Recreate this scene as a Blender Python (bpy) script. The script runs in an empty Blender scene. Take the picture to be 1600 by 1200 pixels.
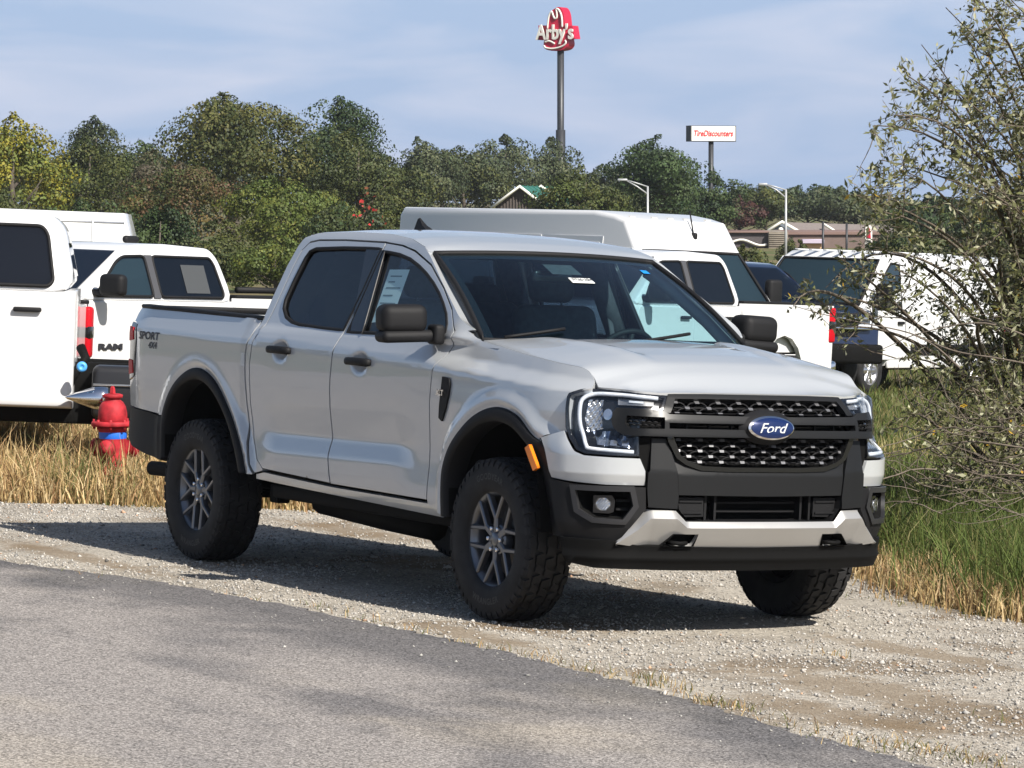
import bpy, bmesh, math, random
import numpy as np
from mathutils import Vector, Matrix, Euler
from mathutils.geometry import delaunay_2d_cdt

scene = bpy.context.scene
rad = math.radians
random.seed(7)
RNG = np.random.default_rng(11)

# ------------------------------------------------------------------ camera, sky, sun, exposure
CAM_H = 2.1105
cam_data = bpy.data.cameras.new("camera")
cam_data.sensor_width = 36.0
cam_data.lens = 36.0 * 5766.6 / 1600.0
cam_data.clip_end = 6000.0
cam = bpy.data.objects.new("camera", cam_data)
scene.collection.objects.link(cam)
cam.location = (0, 0, CAM_H)
cam.rotation_euler = (rad(90 - 3.03), 0, 0)
scene.camera = cam

# the frame of the sloping lot: x along the parked pickup, y to its left, z off the ground
FW = Vector((0.50692726, -0.86198438, -0.00277270))
LF = Vector((0.86107233, 0.50653394, -0.04447262))
UP = Vector((0.03973917, 0.02015689, 0.99900676))
ORG = Vector((0.67396, 18.0568, 0.0))
LOT = Matrix(((FW.x, LF.x, UP.x, ORG.x), (FW.y, LF.y, UP.y, ORG.y), (FW.z, LF.z, UP.z, ORG.z), (0, 0, 0, 1)))
LOTI = LOT.inverted()

sun_dir = (FW * 1.13 + LF * 0.16 + UP * 1.0).normalized()
SUN_EL = math.asin(sun_dir.z)
SUN_AZ = math.atan2(sun_dir.x, sun_dir.y)
sun_data = bpy.data.lights.new("sun", 'SUN')
sun_data.energy = 5.0
sun_data.angle = rad(0.53)
sun_data.color = (1.0, 0.945, 0.86)
sun = bpy.data.objects.new("sun", sun_data)
scene.collection.objects.link(sun)
sun.rotation_euler = sun_dir.to_track_quat('Z', 'Y').to_euler()
sun.location = (0, 0, 60)

world = bpy.data.worlds.new("World")
scene.world = world
world.use_nodes = True
wn, wl = world.node_tree.nodes, world.node_tree.links
wn.clear()
w_out = wn.new('ShaderNodeOutputWorld')
w_bg = wn.new('ShaderNodeBackground')
w_sky = wn.new('ShaderNodeTexSky')
w_sky.sky_type = 'NISHITA'
w_sky.sun_disc = False
w_sky.sun_elevation = SUN_EL
w_sky.sun_rotation = SUN_AZ
w_sky.air_density = 1.0
w_sky.dust_density = 1.6
w_sky.ozone_density = 2.2
w_bg.inputs['Strength'].default_value = 0.06
# humid autumn air and thin high cloud: the clear sky veiled by soft streaks along the horizon
w_tc = wn.new('ShaderNodeTexCoord')
w_map = wn.new('ShaderNodeMapping')
w_map.inputs['Scale'].default_value = (2.2, 2.2, 11.0)
w_map.inputs['Rotation'].default_value = (0.05, 0.10, 0)
w_noise = wn.new('ShaderNodeTexNoise')
w_noise.inputs['Scale'].default_value = 5.5
w_noise.inputs['Detail'].default_value = 5.0
w_noise.inputs['Roughness'].default_value = 0.5
w_noise.inputs['Distortion'].default_value = 0.4
w_ramp = wn.new('ShaderNodeValToRGB')
w_ramp.color_ramp.elements[0].position = 0.42
w_ramp.color_ramp.elements[0].color = (0, 0, 0, 1)
w_ramp.color_ramp.elements[1].position = 0.70
w_ramp.color_ramp.elements[1].color = (1, 1, 1, 1)
w_cloud = wn.new('ShaderNodeMix'); w_cloud.data_type = 'RGBA'
w_cloud.inputs['A'].default_value = (4.85, 6.45, 9.4, 1)
w_cloud.inputs['B'].default_value = (7.3, 8.1, 10.3, 1)
w_mix = wn.new('ShaderNodeMix'); w_mix.data_type = 'RGBA'
# the veil is thick toward the horizon and thin overhead
w_sep = wn.new('ShaderNodeSeparateXYZ')
w_veil = wn.new('ShaderNodeMapRange'); w_veil.interpolation_type = 'SMOOTHSTEP'
w_veil.inputs['From Min'].default_value = 0.04; w_veil.inputs['From Max'].default_value = 0.27
w_veil.inputs['To Min'].default_value = 0.85; w_veil.inputs['To Max'].default_value = 0.06
wl.new(w_tc.outputs['Generated'], w_sep.inputs['Vector'])
wl.new(w_sep.outputs['Z'], w_veil.inputs['Value'])
wl.new(w_veil.outputs['Result'], w_mix.inputs['Factor'])
wl.new(w_tc.outputs['Generated'], w_map.inputs['Vector'])
wl.new(w_map.outputs['Vector'], w_noise.inputs['Vector'])
wl.new(w_noise.outputs['Fac'], w_ramp.inputs['Fac'])
wl.new(w_ramp.outputs['Color'], w_cloud.inputs['Factor'])
wl.new(w_sky.outputs['Color'], w_mix.inputs['A'])
wl.new(w_cloud.outputs['Result'], w_mix.inputs['B'])
wl.new(w_mix.outputs['Result'], w_bg.inputs['Color'])
wl.new(w_bg.outputs['Background'], w_out.inputs['Surface'])

scene.view_settings.view_transform = 'Standard'
scene.view_settings.look = 'None'
scene.view_settings.exposure = 0.62
scene.view_settings.gamma = 1.0
scene.view_settings.use_curve_mapping = False
scene.render.engine = 'CYCLES'
scene.cycles.max_bounces = 9
scene.cycles.transparent_max_bounces = 16
scene.cycles.glossy_bounces = 4
scene.cycles.transmission_bounces = 6
scene.cycles.diffuse_bounces = 3
scene.cycles.caustics_reflective = False
scene.cycles.caustics_refractive = False

# ------------------------------------------------------------------ materials
MATS = {}
def mat(name, col=(.5, .5, .5), rough=.5, metal=0.0, spec=.5, coat=0.0, coat_rough=.03, noise=0.0, nscale=20.0, bump=0.0, bscale=60.0, emit=None, alpha=None):
    if name in MATS: return MATS[name]
    m = bpy.data.materials.new(name); m.use_nodes = True
    nt = m.node_tree; b = nt.nodes['Principled BSDF']
    b.inputs['Base Color'].default_value = (*col, 1)
    b.inputs['Roughness'].default_value = rough
    b.inputs['Metallic'].default_value = metal
    b.inputs['Specular IOR Level'].default_value = spec
    b.inputs['Coat Weight'].default_value = coat
    b.inputs['Coat Roughness'].default_value = coat_rough
    if noise or bump:
        tc = nt.nodes.new('ShaderNodeTexCoord')
    if noise:
        n = nt.nodes.new('ShaderNodeTexNoise'); n.inputs['Scale'].default_value = nscale; n.inputs['Detail'].default_value = 6
        nt.links.new(tc.outputs['Object'], n.inputs['Vector'])
        r = nt.nodes.new('ShaderNodeMapRange')
        r.inputs['From Min'].default_value = .3; r.inputs['From Max'].default_value = .7
        r.inputs['To Min'].default_value = 1 - noise; r.inputs['To Max'].default_value = 1 + noise
        nt.links.new(n.outputs['Fac'], r.inputs['Value'])
        mx = nt.nodes.new('ShaderNodeVectorMath'); mx.operation = 'SCALE'; mx.inputs[0].default_value = col
        nt.links.new(r.outputs['Result'], mx.inputs['Scale'])
        nt.links.new(mx.outputs['Vector'], b.inputs['Base Color'])
    if bump:
        n2 = nt.nodes.new('ShaderNodeTexNoise'); n2.inputs['Scale'].default_value = bscale; n2.inputs['Detail'].default_value = 3
        nt.links.new(tc.outputs['Object'], n2.inputs['Vector'])
        bp = nt.nodes.new('ShaderNodeBump'); bp.inputs['Strength'].default_value = bump; bp.inputs['Distance'].default_value = .004
        nt.links.new(n2.outputs['Fac'], bp.inputs['Height']); nt.links.new(bp.outputs['Normal'], b.inputs['Normal'])
    MATS[name] = m
    return m

def glass(name, tint=(.75, .88, .86), refl=1.0, dark=1.0):
    """thin automotive glass: tinted see-through plus a fresnel mirror"""
    if name in MATS: return MATS[name]
    m = bpy.data.materials.new(name); m.use_nodes = True
    nt = m.node_tree; nt.nodes.clear()
    out = nt.nodes.new('ShaderNodeOutputMaterial')
    tr = nt.nodes.new('ShaderNodeBsdfTransparent'); tr.inputs['Color'].default_value = (tint[0] * dark, tint[1] * dark, tint[2] * dark, 1)
    gl = nt.nodes.new('ShaderNodeBsdfGlossy'); gl.inputs['Roughness'].default_value = .015; gl.inputs['Color'].default_value = (refl, refl, refl, 1)
    lw = nt.nodes.new('ShaderNodeLayerWeight'); lw.inputs['Blend'].default_value = .5
    pw = nt.nodes.new('ShaderNodeMath'); pw.operation = 'POWER'; pw.inputs[1].default_value = 4.6
    nt.links.new(lw.outputs['Facing'], pw.inputs[0])
    fr = nt.nodes.new('ShaderNodeMath'); fr.operation = 'MULTIPLY_ADD'; fr.inputs[1].default_value = .92; fr.inputs[2].default_value = .055
    nt.links.new(pw.outputs[0], fr.inputs[0])
    mx = nt.nodes.new('ShaderNodeMixShader')
    nt.links.new(fr.outputs[0], mx.inputs[0]); nt.links.new(tr.outputs[0], mx.inputs[1]); nt.links.new(gl.outputs[0], mx.inputs[2])
    nt.links.new(mx.outputs[0], out.inputs['Surface'])
    MATS[name] = m
    return m

PAINT = mat("silver_paint", (.525, .545, .562), .30, .28, .5, 1.0, .010)
PAINT.node_tree.nodes['Principled BSDF'].inputs['Coat IOR'].default_value = 1.68
WHITE = mat("white_paint", (.68, .685, .69), .35, 0, .5, .7, .03)
CHAR = mat("charcoal_paint", (.011, .0115, .0125), .48, .10, .22, .06, .2)
CLAD = mat("black_plastic", (.010, .010, .011), .60, 0, .22, bump=.25, bscale=500)
BLACKG = mat("gloss_black", (.010, .010, .011), .16, 0, .5, .3)
VOID = mat("dark_cavity", (.006, .006, .006), .9, 0, .1)
SKID = mat("silver_trim", (.44, .435, .425), .36, .55, .5)
CHROME = mat("chrome", (.80, .80, .82), .07, 1.0)
LENSW = mat("lamp_strip", (.60, .63, .68), .22, 0, .6, .5)
REFL = mat("lamp_reflector", (.72, .74, .78), .16, .9)
AMBER = mat("amber_lens", (.85, .22, .015), .25, 0, .5, .6)
REDL = mat("red_lens", (.46, .006, .014), .5, 0, .12, .05)
RUBBER = mat("tyre_rubber", (.020, .020, .021), .75, 0, .3, noise=.35, nscale=14, bump=.3, bscale=120)
RIMM = mat("graphite_rim", (.15, .16, .18), .30, .75, .5, .35)
STEEL = mat("bright_steel", (.62, .62, .64), .28, .9)
BRAKE = mat("brake_steel", (.16, .15, .14), .45, .7)
FRAME = mat("chassis_black", (.006, .006, .006), .7, 0, .10)
CABIN = mat("cabin_charcoal", (.06, .063, .07), .8, 0, .3, noise=.2, nscale=30)
HEADLINER = mat("headliner", (.30, .30, .29), .9)
PAPER = mat("paper", (.80, .82, .80), .8)
INK = mat("dark_ink", (.02, .02, .025), .6)
BLUEOVAL = mat("blue_enamel", (.006, .018, .085), .25, .2, .4, .6)
DECAL = mat("grey_decal", (.035, .038, .045), .5)
GLASS_W = glass("windshield_glass", (.58, .80, .84))
GLASS_S = glass("side_glass", (.70, .86, .90))
GLASS_T = glass("privacy_glass", (.055, .075, .11))
GLASS_L = glass("lamp_glass", (.93, .95, .97))
GLASS_B = glass("parked_glass", (.16, .22, .25))

# ------------------------------------------------------------------ mesh helpers
COL = scene.collection
def mk(name, V, F, m=None, parent=None, smooth=True, label=None):
    me = bpy.data.meshes.new(name)
    me.from_pydata([tuple(v) for v in V], [], [tuple(f) for f in F])
    if smooth: me.polygons.foreach_set('use_smooth', [True] * len(me.polygons))
    if m: me.materials.append(m)
    o = bpy.data.objects.new(name, me); COL.objects.link(o)
    if parent: o.parent = parent
    if label: o['label'] = label
    return o

def mk_np(name, V, F, m, parent=None, smooth=False, cols=None):
    """fast path: V (n,3) float, F (k,3|4) int; cols (k,3) face colours -> attribute 'tint'"""
    V = np.asarray(V, np.float32); F = np.asarray(F, np.int32)
    k, c = F.shape
    me = bpy.data.meshes.new(name)
    me.vertices.add(len(V)); me.vertices.foreach_set('co', V.ravel())
    me.loops.add(k * c); me.loops.foreach_set('vertex_index', F.ravel())
    me.polygons.add(k)
    me.polygons.foreach_set('loop_start', np.arange(0, k * c, c, dtype=np.int32))
    me.polygons.foreach_set('loop_total', np.full(k, c, np.int32))
    if smooth: me.polygons.foreach_set('use_smooth', np.ones(k, bool))
    if cols is not None:
        a = me.attributes.new('tint', 'FLOAT_COLOR', 'FACE')
        a.data.foreach_set('color', np.c_[cols, np.ones(k)].astype(np.float32).ravel())
    me.update(calc_edges=True)
    me.materials.append(m)
    o = bpy.data.objects.new(name, me); COL.objects.link(o)
    if parent: o.parent = parent
    return o

def empty(name, label=None, category=None, group=None, mw=None):
    o = bpy.data.objects.new(name, None); COL.objects.link(o)
    o.empty_display_size = .2
    tag(o, label, category, group)
    if mw is not None: o.matrix_world = mw
    return o
def tag(o, label=None, category=None, group=None, kind=None):
    if label: o['label'] = label
    if category: o['category'] = category
    if group: o['group'] = group
    if kind: o['kind'] = kind
    return o

def catmull(pts, n=8, closed=False):
    p = [np.array(q, float) for q in pts]
    if closed: p = [p[-1]] + p + [p[0], p[1]]
    else: p = [2 * p[0] - p[1]] + p + [2 * p[-1] - p[-2]]
    o = []
    for i in range(1, len(p) - 2):
        a, b, c, d = p[i - 1:i + 3]
        for k in range(n):
            t = k / n
            o.append(.5 * (2 * b + (c - a) * t + (2 * a - 5 * b + 4 * c - d) * t * t + (3 * b - a - 3 * c + d) * t ** 3))
    if not closed: o.append(p[-2])
    return [tuple(q) for q in o]

def resample(poly, step, closed=True):
    o = []; n = len(poly)
    for i in range(n if closed else n - 1):
        a = np.array(poly[i], float); b = np.array(poly[(i + 1) % n], float)
        L = np.linalg.norm(b - a)
        if L < 1e-7: continue
        k = max(1, int(math.ceil(L / step)))
        for j in range(k): o.append(tuple(a + (b - a) * j / k))
    if not closed: o.append(tuple(poly[-1]))
    return o

def inside(P, poly):
    P = np.asarray(P, float); x, y = P[:, 0], P[:, 1]
    q = np.asarray(poly, float); r = np.zeros(len(P), bool); n = len(q)
    for i in range(n):
        x1, y1 = q[i]; x2, y2 = q[(i + 1) % n]
        if y1 == y2: continue
        c = ((y1 > y) != (y2 > y)) & (x < (x2 - x1) * (y - y1) / (y2 - y1) + x1)
        r ^= c
    return r

def dist_edges(P, poly, closed=True):
    P = np.asarray(P, float); q = np.asarray(poly, float); d = np.full(len(P), 1e9)
    n = len(q)
    for i in range(n if closed else n - 1):
        a = q[i]; b = q[(i + 1) % n]; ab = b - a
        t = np.clip(((P - a) @ ab) / max(1e-12, ab @ ab), 0, 1)
        d = np.minimum(d, np.linalg.norm(P - (a + t[:, None] * ab), axis=1))
    return d

def offset_poly(poly, d):
    """shrink (d>0) a polygon by moving edges inwards"""
    q = [Vector(p) for p in poly]; n = len(q)
    area = sum(q[i].x * q[(i + 1) % n].y - q[(i + 1) % n].x * q[i].y for i in range(n))
    sg = 1 if area > 0 else -1
    o = []
    for i in range(n):
        a, b, c = q[i - 1], q[i], q[(i + 1) % n]
        e1 = (b - a).normalized(); e2 = (c - b).normalized()
        n1 = Vector((-e1.y, e1.x)) * sg; n2 = Vector((-e2.y, e2.x)) * sg
        m_ = (n1 + n2)
        if m_.length < 1e-6: m_ = n1
        m_.normalize()
        k = max(.35, m_.dot(n1))
        p = b + m_ * (d / k); o.append((p.x, p.y))
    return o

def panel(name, outer, fn, m, parent, step=.03, stepv=None, holes=(), fl=.018, out=(0, 0, 1), lip=.004, label=None):
    """sheet-metal panel: a 2D outline (u,v) with holes, filled with a grid, bent by fn(u,v)->xyz, its edges folded inwards"""
    stepv = stepv or step; bs = min(step, stepv)
    loops = [resample(outer, max(bs, .012))] + [resample(h, max(bs, .012)) for h in holes]
    pts = []; edges = []; rings = []
    for lp in loops:
        s = len(pts); pts += lp; rings.append(list(range(s, s + len(lp))))
        edges += [(s + i, s + (i + 1) % len(lp)) for i in range(len(lp))]
    oa = np.array(outer); lo = oa.min(0); hi = oa.max(0)
    gu = np.arange(lo[0] + step * .5, hi[0], step); gv = np.arange(lo[1] + stepv * .5, hi[1], stepv)
    if len(gu) and len(gv):
        g = np.array(np.meshgrid(gu, gv)).reshape(2, -1).T
        ok = inside(g, outer)
        for h in holes: ok &= ~inside(g, h)
        g = g[ok]
        if len(g):
            d = np.full(len(g), 1e9)
            for lp in loops: d = np.minimum(d, dist_edges(g, lp))
            pts += [tuple(p) for p in g[d > bs * .45]]
    r = delaunay_2d_cdt([Vector(p) for p in pts], edges, [], 0, 1e-7)
    vs, fs, ov = r[0], r[2], r[3]
    vs = [tuple(v) for v in vs]
    cen = np.array([np.mean([vs[i] for i in f], axis=0) for f in fs])
    ok = inside(cen, loops[0])
    for lp in loops[1:]: ok &= ~inside(cen, lp)
    fs = [f for f, k in zip(fs, ok) if k]
    back = {}
    for i, orig in enumerate(ov):
        for j in orig: back[j] = i
    V = [Vector(fn(*v)) for v in vs]
    outv = Vector(out); F = []
    for f in fs:
        a, b, c = (V[i] for i in f[:3])
        nn = (b - a).cross(c - a)
        F.append(tuple(f) if nn.dot(outv) >= 0 else tuple(reversed(f)))
    e = 1e-3
    if fl:
        for ri, ring in enumerate(rings):
            idx = [back.get(j) for j in ring if back.get(j) is not None]
            uv = [vs[i] for i in idx]; n = len(idx)
            cx = np.mean(uv, axis=0)
            top = []; bot = []
            for i in idx:
                u, v = vs[i]; p = V[i]
                du = Vector(fn(u + e, v)) - Vector(fn(u - e, v)); dv = Vector(fn(u, v + e)) - Vector(fn(u, v - e))
                nn = du.cross(dv)
                if nn.length < 1e-12: nn = outv.copy()
                nn.normalize()
                if nn.dot(outv) < 0: nn = -nn
                top.append(len(V)); V.append(p.copy())
                bot.append(len(V)); V.append(p - nn * fl)
            for k in range(n):
                a, b = k, (k + 1) % n
                F.append((top[a], top[b], bot[b], bot[a]))
    # drop unused; shading normals straight from the surface, edge folds keep their own
    nv = len(vs)
    used = sorted({i for f in F for i in f}); mp = {j: k for k, j in enumerate(used)}
    N = []
    e = .004
    for i in used:
        if i < nv:
            u, v = vs[i]
            nn = (Vector(fn(u + e, v)) - Vector(fn(u - e, v))).cross(Vector(fn(u, v + e)) - Vector(fn(u, v - e)))
            if nn.length > 1e-12:
                nn.normalize()
                if nn.dot(outv) < 0: nn = -nn
                N.append(nn); continue
        N.append(Vector((0, 0, 0)))
    V = [V[i] for i in used]; F = [tuple(mp[i] for i in f) for f in F]
    o = mk(name, V, F, m, parent, True, label)
    o.data.normals_split_custom_set_from_vertices([tuple(n) for n in N])
    return o

def tube(name, pts, r, m, parent=None, n=8, closed=False, scale=(1, 1), cap=True, V=None, F=None):
    """swept tube; r may be a list; returns object (or appends into V,F)"""
    P = [Vector(p) for p in pts]; k = len(P)
    own = V is None
    if own: V = []; F = []
    base = len(V)
    rs = r if isinstance(r, (list, tuple)) else [r] * k
    prev = None
    for i in range(k):
        if closed: t = P[(i + 1) % k] - P[i - 1]
        else: t = P[min(i + 1, k - 1)] - P[max(i - 1, 0)]
        if t.length < 1e-9: t = Vector((0, 0, 1))
        t.normalize()
        if prev is None:
            ref = Vector((0, 0, 1)) if abs(t.z) < .9 else Vector((1, 0, 0))
            a = t.cross(ref).normalized()
        else:
            a = prev - t * prev.dot(t)
            if a.length < 1e-6: a = t.orthogonal()
            a.normalize()
        prev = a; b = t.cross(a)
        for j in range(n):
            th = 2 * math.pi * j / n
            V.append(P[i] + a * (math.cos(th) * rs[i] * scale[0]) + b * (math.sin(th) * rs[i] * scale[1]))
    rng = k if closed else k - 1
    for i in range(rng):
        for j in range(n):
            a0 = base + i * n + j; a1 = base + i * n + (j + 1) % n
            i2 = (i + 1) % k
            F.append((a0, a1, base + i2 * n + (j + 1) % n, base + i2 * n + j))
    if cap and not closed:
        F.append(tuple(base + j for j in reversed(range(n)))); F.append(tuple(base + (k - 1) * n + j for j in range(n)))
    if own: return mk(name, V, F, m, parent)

def lathe(name, prof, m, parent=None, n=48, axis='Z', V=None, F=None, smooth=True):
    """prof: (r, h) pairs"""
    own = V is None
    if own: V = []; F = []
    b = len(V); k = len(prof)
    for i in range(n):
        th = 2 * math.pi * i / n; c, s = math.cos(th), math.sin(th)
        for r, h in prof:
            V.append((r * c, r * s, h) if axis == 'Z' else (r * c, h, r * s))
    for i in range(n):
        i2 = (i + 1) % n
        for j in range(k - 1):
            F.append((b + i * k + j, b + i2 * k + j, b + i2 * k + j + 1, b + i * k + j + 1))
    if own: return mk(name, V, F, m, parent, smooth)

def rbox(name, c, s, m, parent=None, bev=.01, seg=2, rot=(0, 0, 0), smooth=True, taper=None, label=None):
    """bevelled box: centre c, full size s"""
    bm = bmesh.new(); bmesh.ops.create_cube(bm, size=1.0)
    for v in bm.verts:
        if taper:
            k = 1 + taper[2] * (v.co.z) if len(taper) > 2 else 1
            v.co.x *= 1 - taper[0] * (v.co.z + .5); v.co.y *= 1 - taper[1] * (v.co.z + .5)
        v.co = Vector((v.co.x * s[0], v.co.y * s[1], v.co.z * s[2]))
    if bev: bmesh.ops.bevel(bm, geom=list(bm.edges), offset=min(bev, min(s) * .49), segments=seg, profile=.5, affect='EDGES')
    mt = Matrix.Translation(Vector(c)) @ Euler(rot).to_matrix().to_4x4()
    bmesh.ops.transform(bm, matrix=mt, verts=bm.verts)
    me = bpy.data.meshes.new(name); bm.to_mesh(me); bm.free()
    if smooth:
        me.polygons.foreach_set('use_smooth', [True] * len(me.polygons))
        me.set_sharp_from_angle(angle=rad(40))
    me.materials.append(m)
    o = bpy.data.objects.new(name, me); COL.objects.link(o)
    if parent: o.parent = parent
    if label: o['label'] = label
    return o

def text_mesh(name, body, size, m, mtx, parent=None, extrude=.002, shear=0.0, bold=0.0, width=None, space=1.0, bend=None):
    cu = bpy.data.curves.new(name + "_font", 'FONT')
    cu.body = body; cu.size = size; cu.extrude = extrude; cu.shear = shear; cu.offset = bold
    cu.align_x = 'CENTER'; cu.align_y = 'CENTER'; cu.space_character = space; cu.resolution_u = 4
    t = bpy.data.objects.new(name + "_font", cu); COL.objects.link(t)
    dg = bpy.context.evaluated_depsgraph_get(); ev = t.evaluated_get(dg)
    me = bpy.data.meshes.new_from_object(ev)
    bpy.data.objects.remove(t)
    if width:
        xs = [v.co.x for v in me.vertices]; w = max(xs) - min(xs); c = (max(xs) + min(xs)) / 2
        for v in me.vertices: v.co.x = (v.co.x - c) * width / w
    if bend:
        for v in me.vertices: v.co = bend(v.co)
    me.transform(mtx)
    me.materials.clear(); me.materials.append(m)
    me.name = name
    o = bpy.data.objects.new(name, me); COL.objects.link(o)
    if parent: o.parent = parent
    return o

def sstep(a, b, x):
    t = min(1, max(0, (x - a) / (b - a))); return t * t * (3 - 2 * t)

def fillet(poly, r, n=4):
    """round the corners of a 2D polygon"""
    o = []; m = len(poly)
    for i in range(m):
        a, b, c = (Vector(poly[i - 1]), Vector(poly[i]), Vector(poly[(i + 1) % m]))
        u = a - b; v = c - b
        k = min(r, u.length * .48, v.length * .48)
        if u.normalized().dot(v.normalized()) < -.985: o.append(tuple(b)); continue
        p, q = b + u.normalized() * k, b + v.normalized() * k
        for j in range(n + 1):
            t = j / n; w = p * (1 - t) ** 2 + b * (2 * t * (1 - t)) + q * t * t
            o.append((w.x, w.y))
    return o
# ------------------------------------------------------------------ the silver crew-cab pickup (built in the lot frame)
truck = empty("pickup_truck", "silver four-door pickup parked on the gravel, nose toward the road", "pickup truck", mw=LOT)

PLAN = np.array(catmull([(.942, 0), (.938, .2), (.922, .4), (.902, .52), (.872, .62), (.825, .71), (.75, .79), (.64, .86), (.50, .912), (.34, .945), (.15, .955)], 12))
SLEN = np.r_[0, np.cumsum(np.linalg.norm(np.diff(PLAN, axis=0), axis=1))]
ZO = np.array([(.30, -.07), (.36, -.05), (.45, -.02), (.55, -.003), (.75, 0), (.95, 0), (1.02, -.01), (1.08, -.035), (1.13, -.07), (1.18, -.12)])
def FR(s, z, off=0.0):
    """front of the truck: s runs round the nose from the centre, z up"""
    sg = 1 if s >= 0 else -1; a = abs(s); e = .01
    x = np.interp(a, SLEN, PLAN[:, 0]); y = np.interp(a, SLEN, PLAN[:, 1])
    dx = np.interp(a + e, SLEN, PLAN[:, 0]) - np.interp(max(0, a - e), SLEN, PLAN[:, 0])
    dy = np.interp(a + e, SLEN, PLAN[:, 1]) - np.interp(max(0, a - e), SLEN, PLAN[:, 1])
    l = math.hypot(dx, dy); nx, ny = dy / l, -dx / l
    o = np.interp(z, ZO[:, 0], ZO[:, 1]) * (1 if a < .6 else max(.25, 1 - (a - .6) / .6)) + off
    if z > .84 and a > .6: o -= .050 * sstep(.86, .96, z) * sstep(.62, .78, a) * (1 - sstep(.90, 1.04, a))
    if a > .6: o += .034 * sstep(.95, .84, z) * sstep(.62, .86, a) * (1 - sstep(.98, 1.16, a))
    return (x + nx * o, sg * (y + ny * o), z)
def xs_of_s(s): return float(np.interp(s, SLEN, PLAN[:, 0]))
def plan_y(x): return float(np.interp(-x, -PLAN[:, 0], PLAN[:, 1]))

ARCH_F_OUT = catmull([(-.452, .47), (-.467, .60), (-.455, .72), (-.374, .845), (-.19, .972), (.02, 1.030), (.215, 1.003), (.355, .915), (xs_of_s(1.15), .86), (xs_of_s(1.095), .726), (xs_of_s(1.045), .57), (xs_of_s(1.02), .455)], 6)
ARCH_F_IN = catmull([(-.392, .47), (-.405, .60), (-.39, .72), (-.30, .835), (-.145, .925), (.03, .962), (.195, .935), (.325, .855), (.40, .76), (.452, .62), (.478, .455)], 6)
ARCH_R_OUT = catmull([(-3.700, .56), (-3.705, .765), (-3.607, .928), (-3.45, 1.03), (-3.265, 1.070), (-3.05, 1.008), (-2.84, .838), (-2.70, .66), (-2.632, .530)], 6)
ARCH_R_IN = catmull([(-3.655, .545), (-3.655, .74), (-3.57, .89), (-3.43, .975), (-3.255, 1.004), (-3.07, .950), (-2.885, .81), (-2.77, .66), (-2.702, .530)], 6)
AF, AR = np.array(ARCH_F_OUT), np.array(ARCH_R_OUT)

PZ = np.array([(.40, .862), (.44, .885), (.48, .898), (.54, .908), (.60, .907), (.66, .902), (.72, .898), (.78, .898), (.85, .902), (.93, .909), (1.02, .915), (1.10, .918), (1.4, .918)])
PS = np.array([(.40, .862), (.44, .885), (.48, .898), (.54, .909), (.60, .914), (.67, .914), (.685, .912), (.70, .907), (.76, .886), (.775, .883), (.79, .884), (.85, .893), (.93, .905), (1.02, .914), (1.10, .918), (1.4, .918)])
_pzx = np.linspace(.40, 1.4, 401); _pzy = np.interp(_pzx, PZ[:, 0], PZ[:, 1]); _psy = np.interp(_pzx, PS[:, 0], PS[:, 1])
for _ in range(160): _pzy[1:-1] = (_pzy[:-2] + 2 * _pzy[1:-1] + _pzy[2:]) / 4
for _ in range(9): _psy[1:-1] = (_psy[:-2] + 2 * _psy[1:-1] + _psy[2:]) / 4
def low_profile(x, z):
    # the sculpted wedge pressed into the lower doors
    k = sstep(-2.56, -2.30, x) * (1 - sstep(-1.05, -.74, x))
    zz = z - .030 * (x + 1.6) * k * .6
    return float(np.interp(z, _pzx, _pzy)) * (1 - k) + float(np.interp(zz, _pzx, _psy)) * k
DOORH = np.array([(-.03, 0), (0, .002), (.02, .007), (.06, .028), (.12, .057), (.20, .092)])
FENDH = np.array([(-.03, 0), (-.008, .003), (.006, .016), (.03, .058), (.046, .082), (.058, .092), (.085, .104), (.115, .118), (.17, .150)])
HANDLES = [(-2.30, 1.208), (-1.405, 1.184)]
def zcrease(x): return float(np.interp(x, [-4.3, -4.12, -2.7, -.6, 0, .6, .95], [1.276, 1.275, 1.255, 1.203, 1.170, 1.135, 1.11]))
def seg_dist(x, z, q):
    p = np.array((x, z)); a = q[:-1]; d = q[1:] - a
    t = np.clip(((p - a) * d).sum(1) / np.maximum(1e-12, (d * d).sum(1)), 0, 1)
    return float(np.sqrt((((a + t[:, None] * d) - p) ** 2).sum(1).min()))
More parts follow.
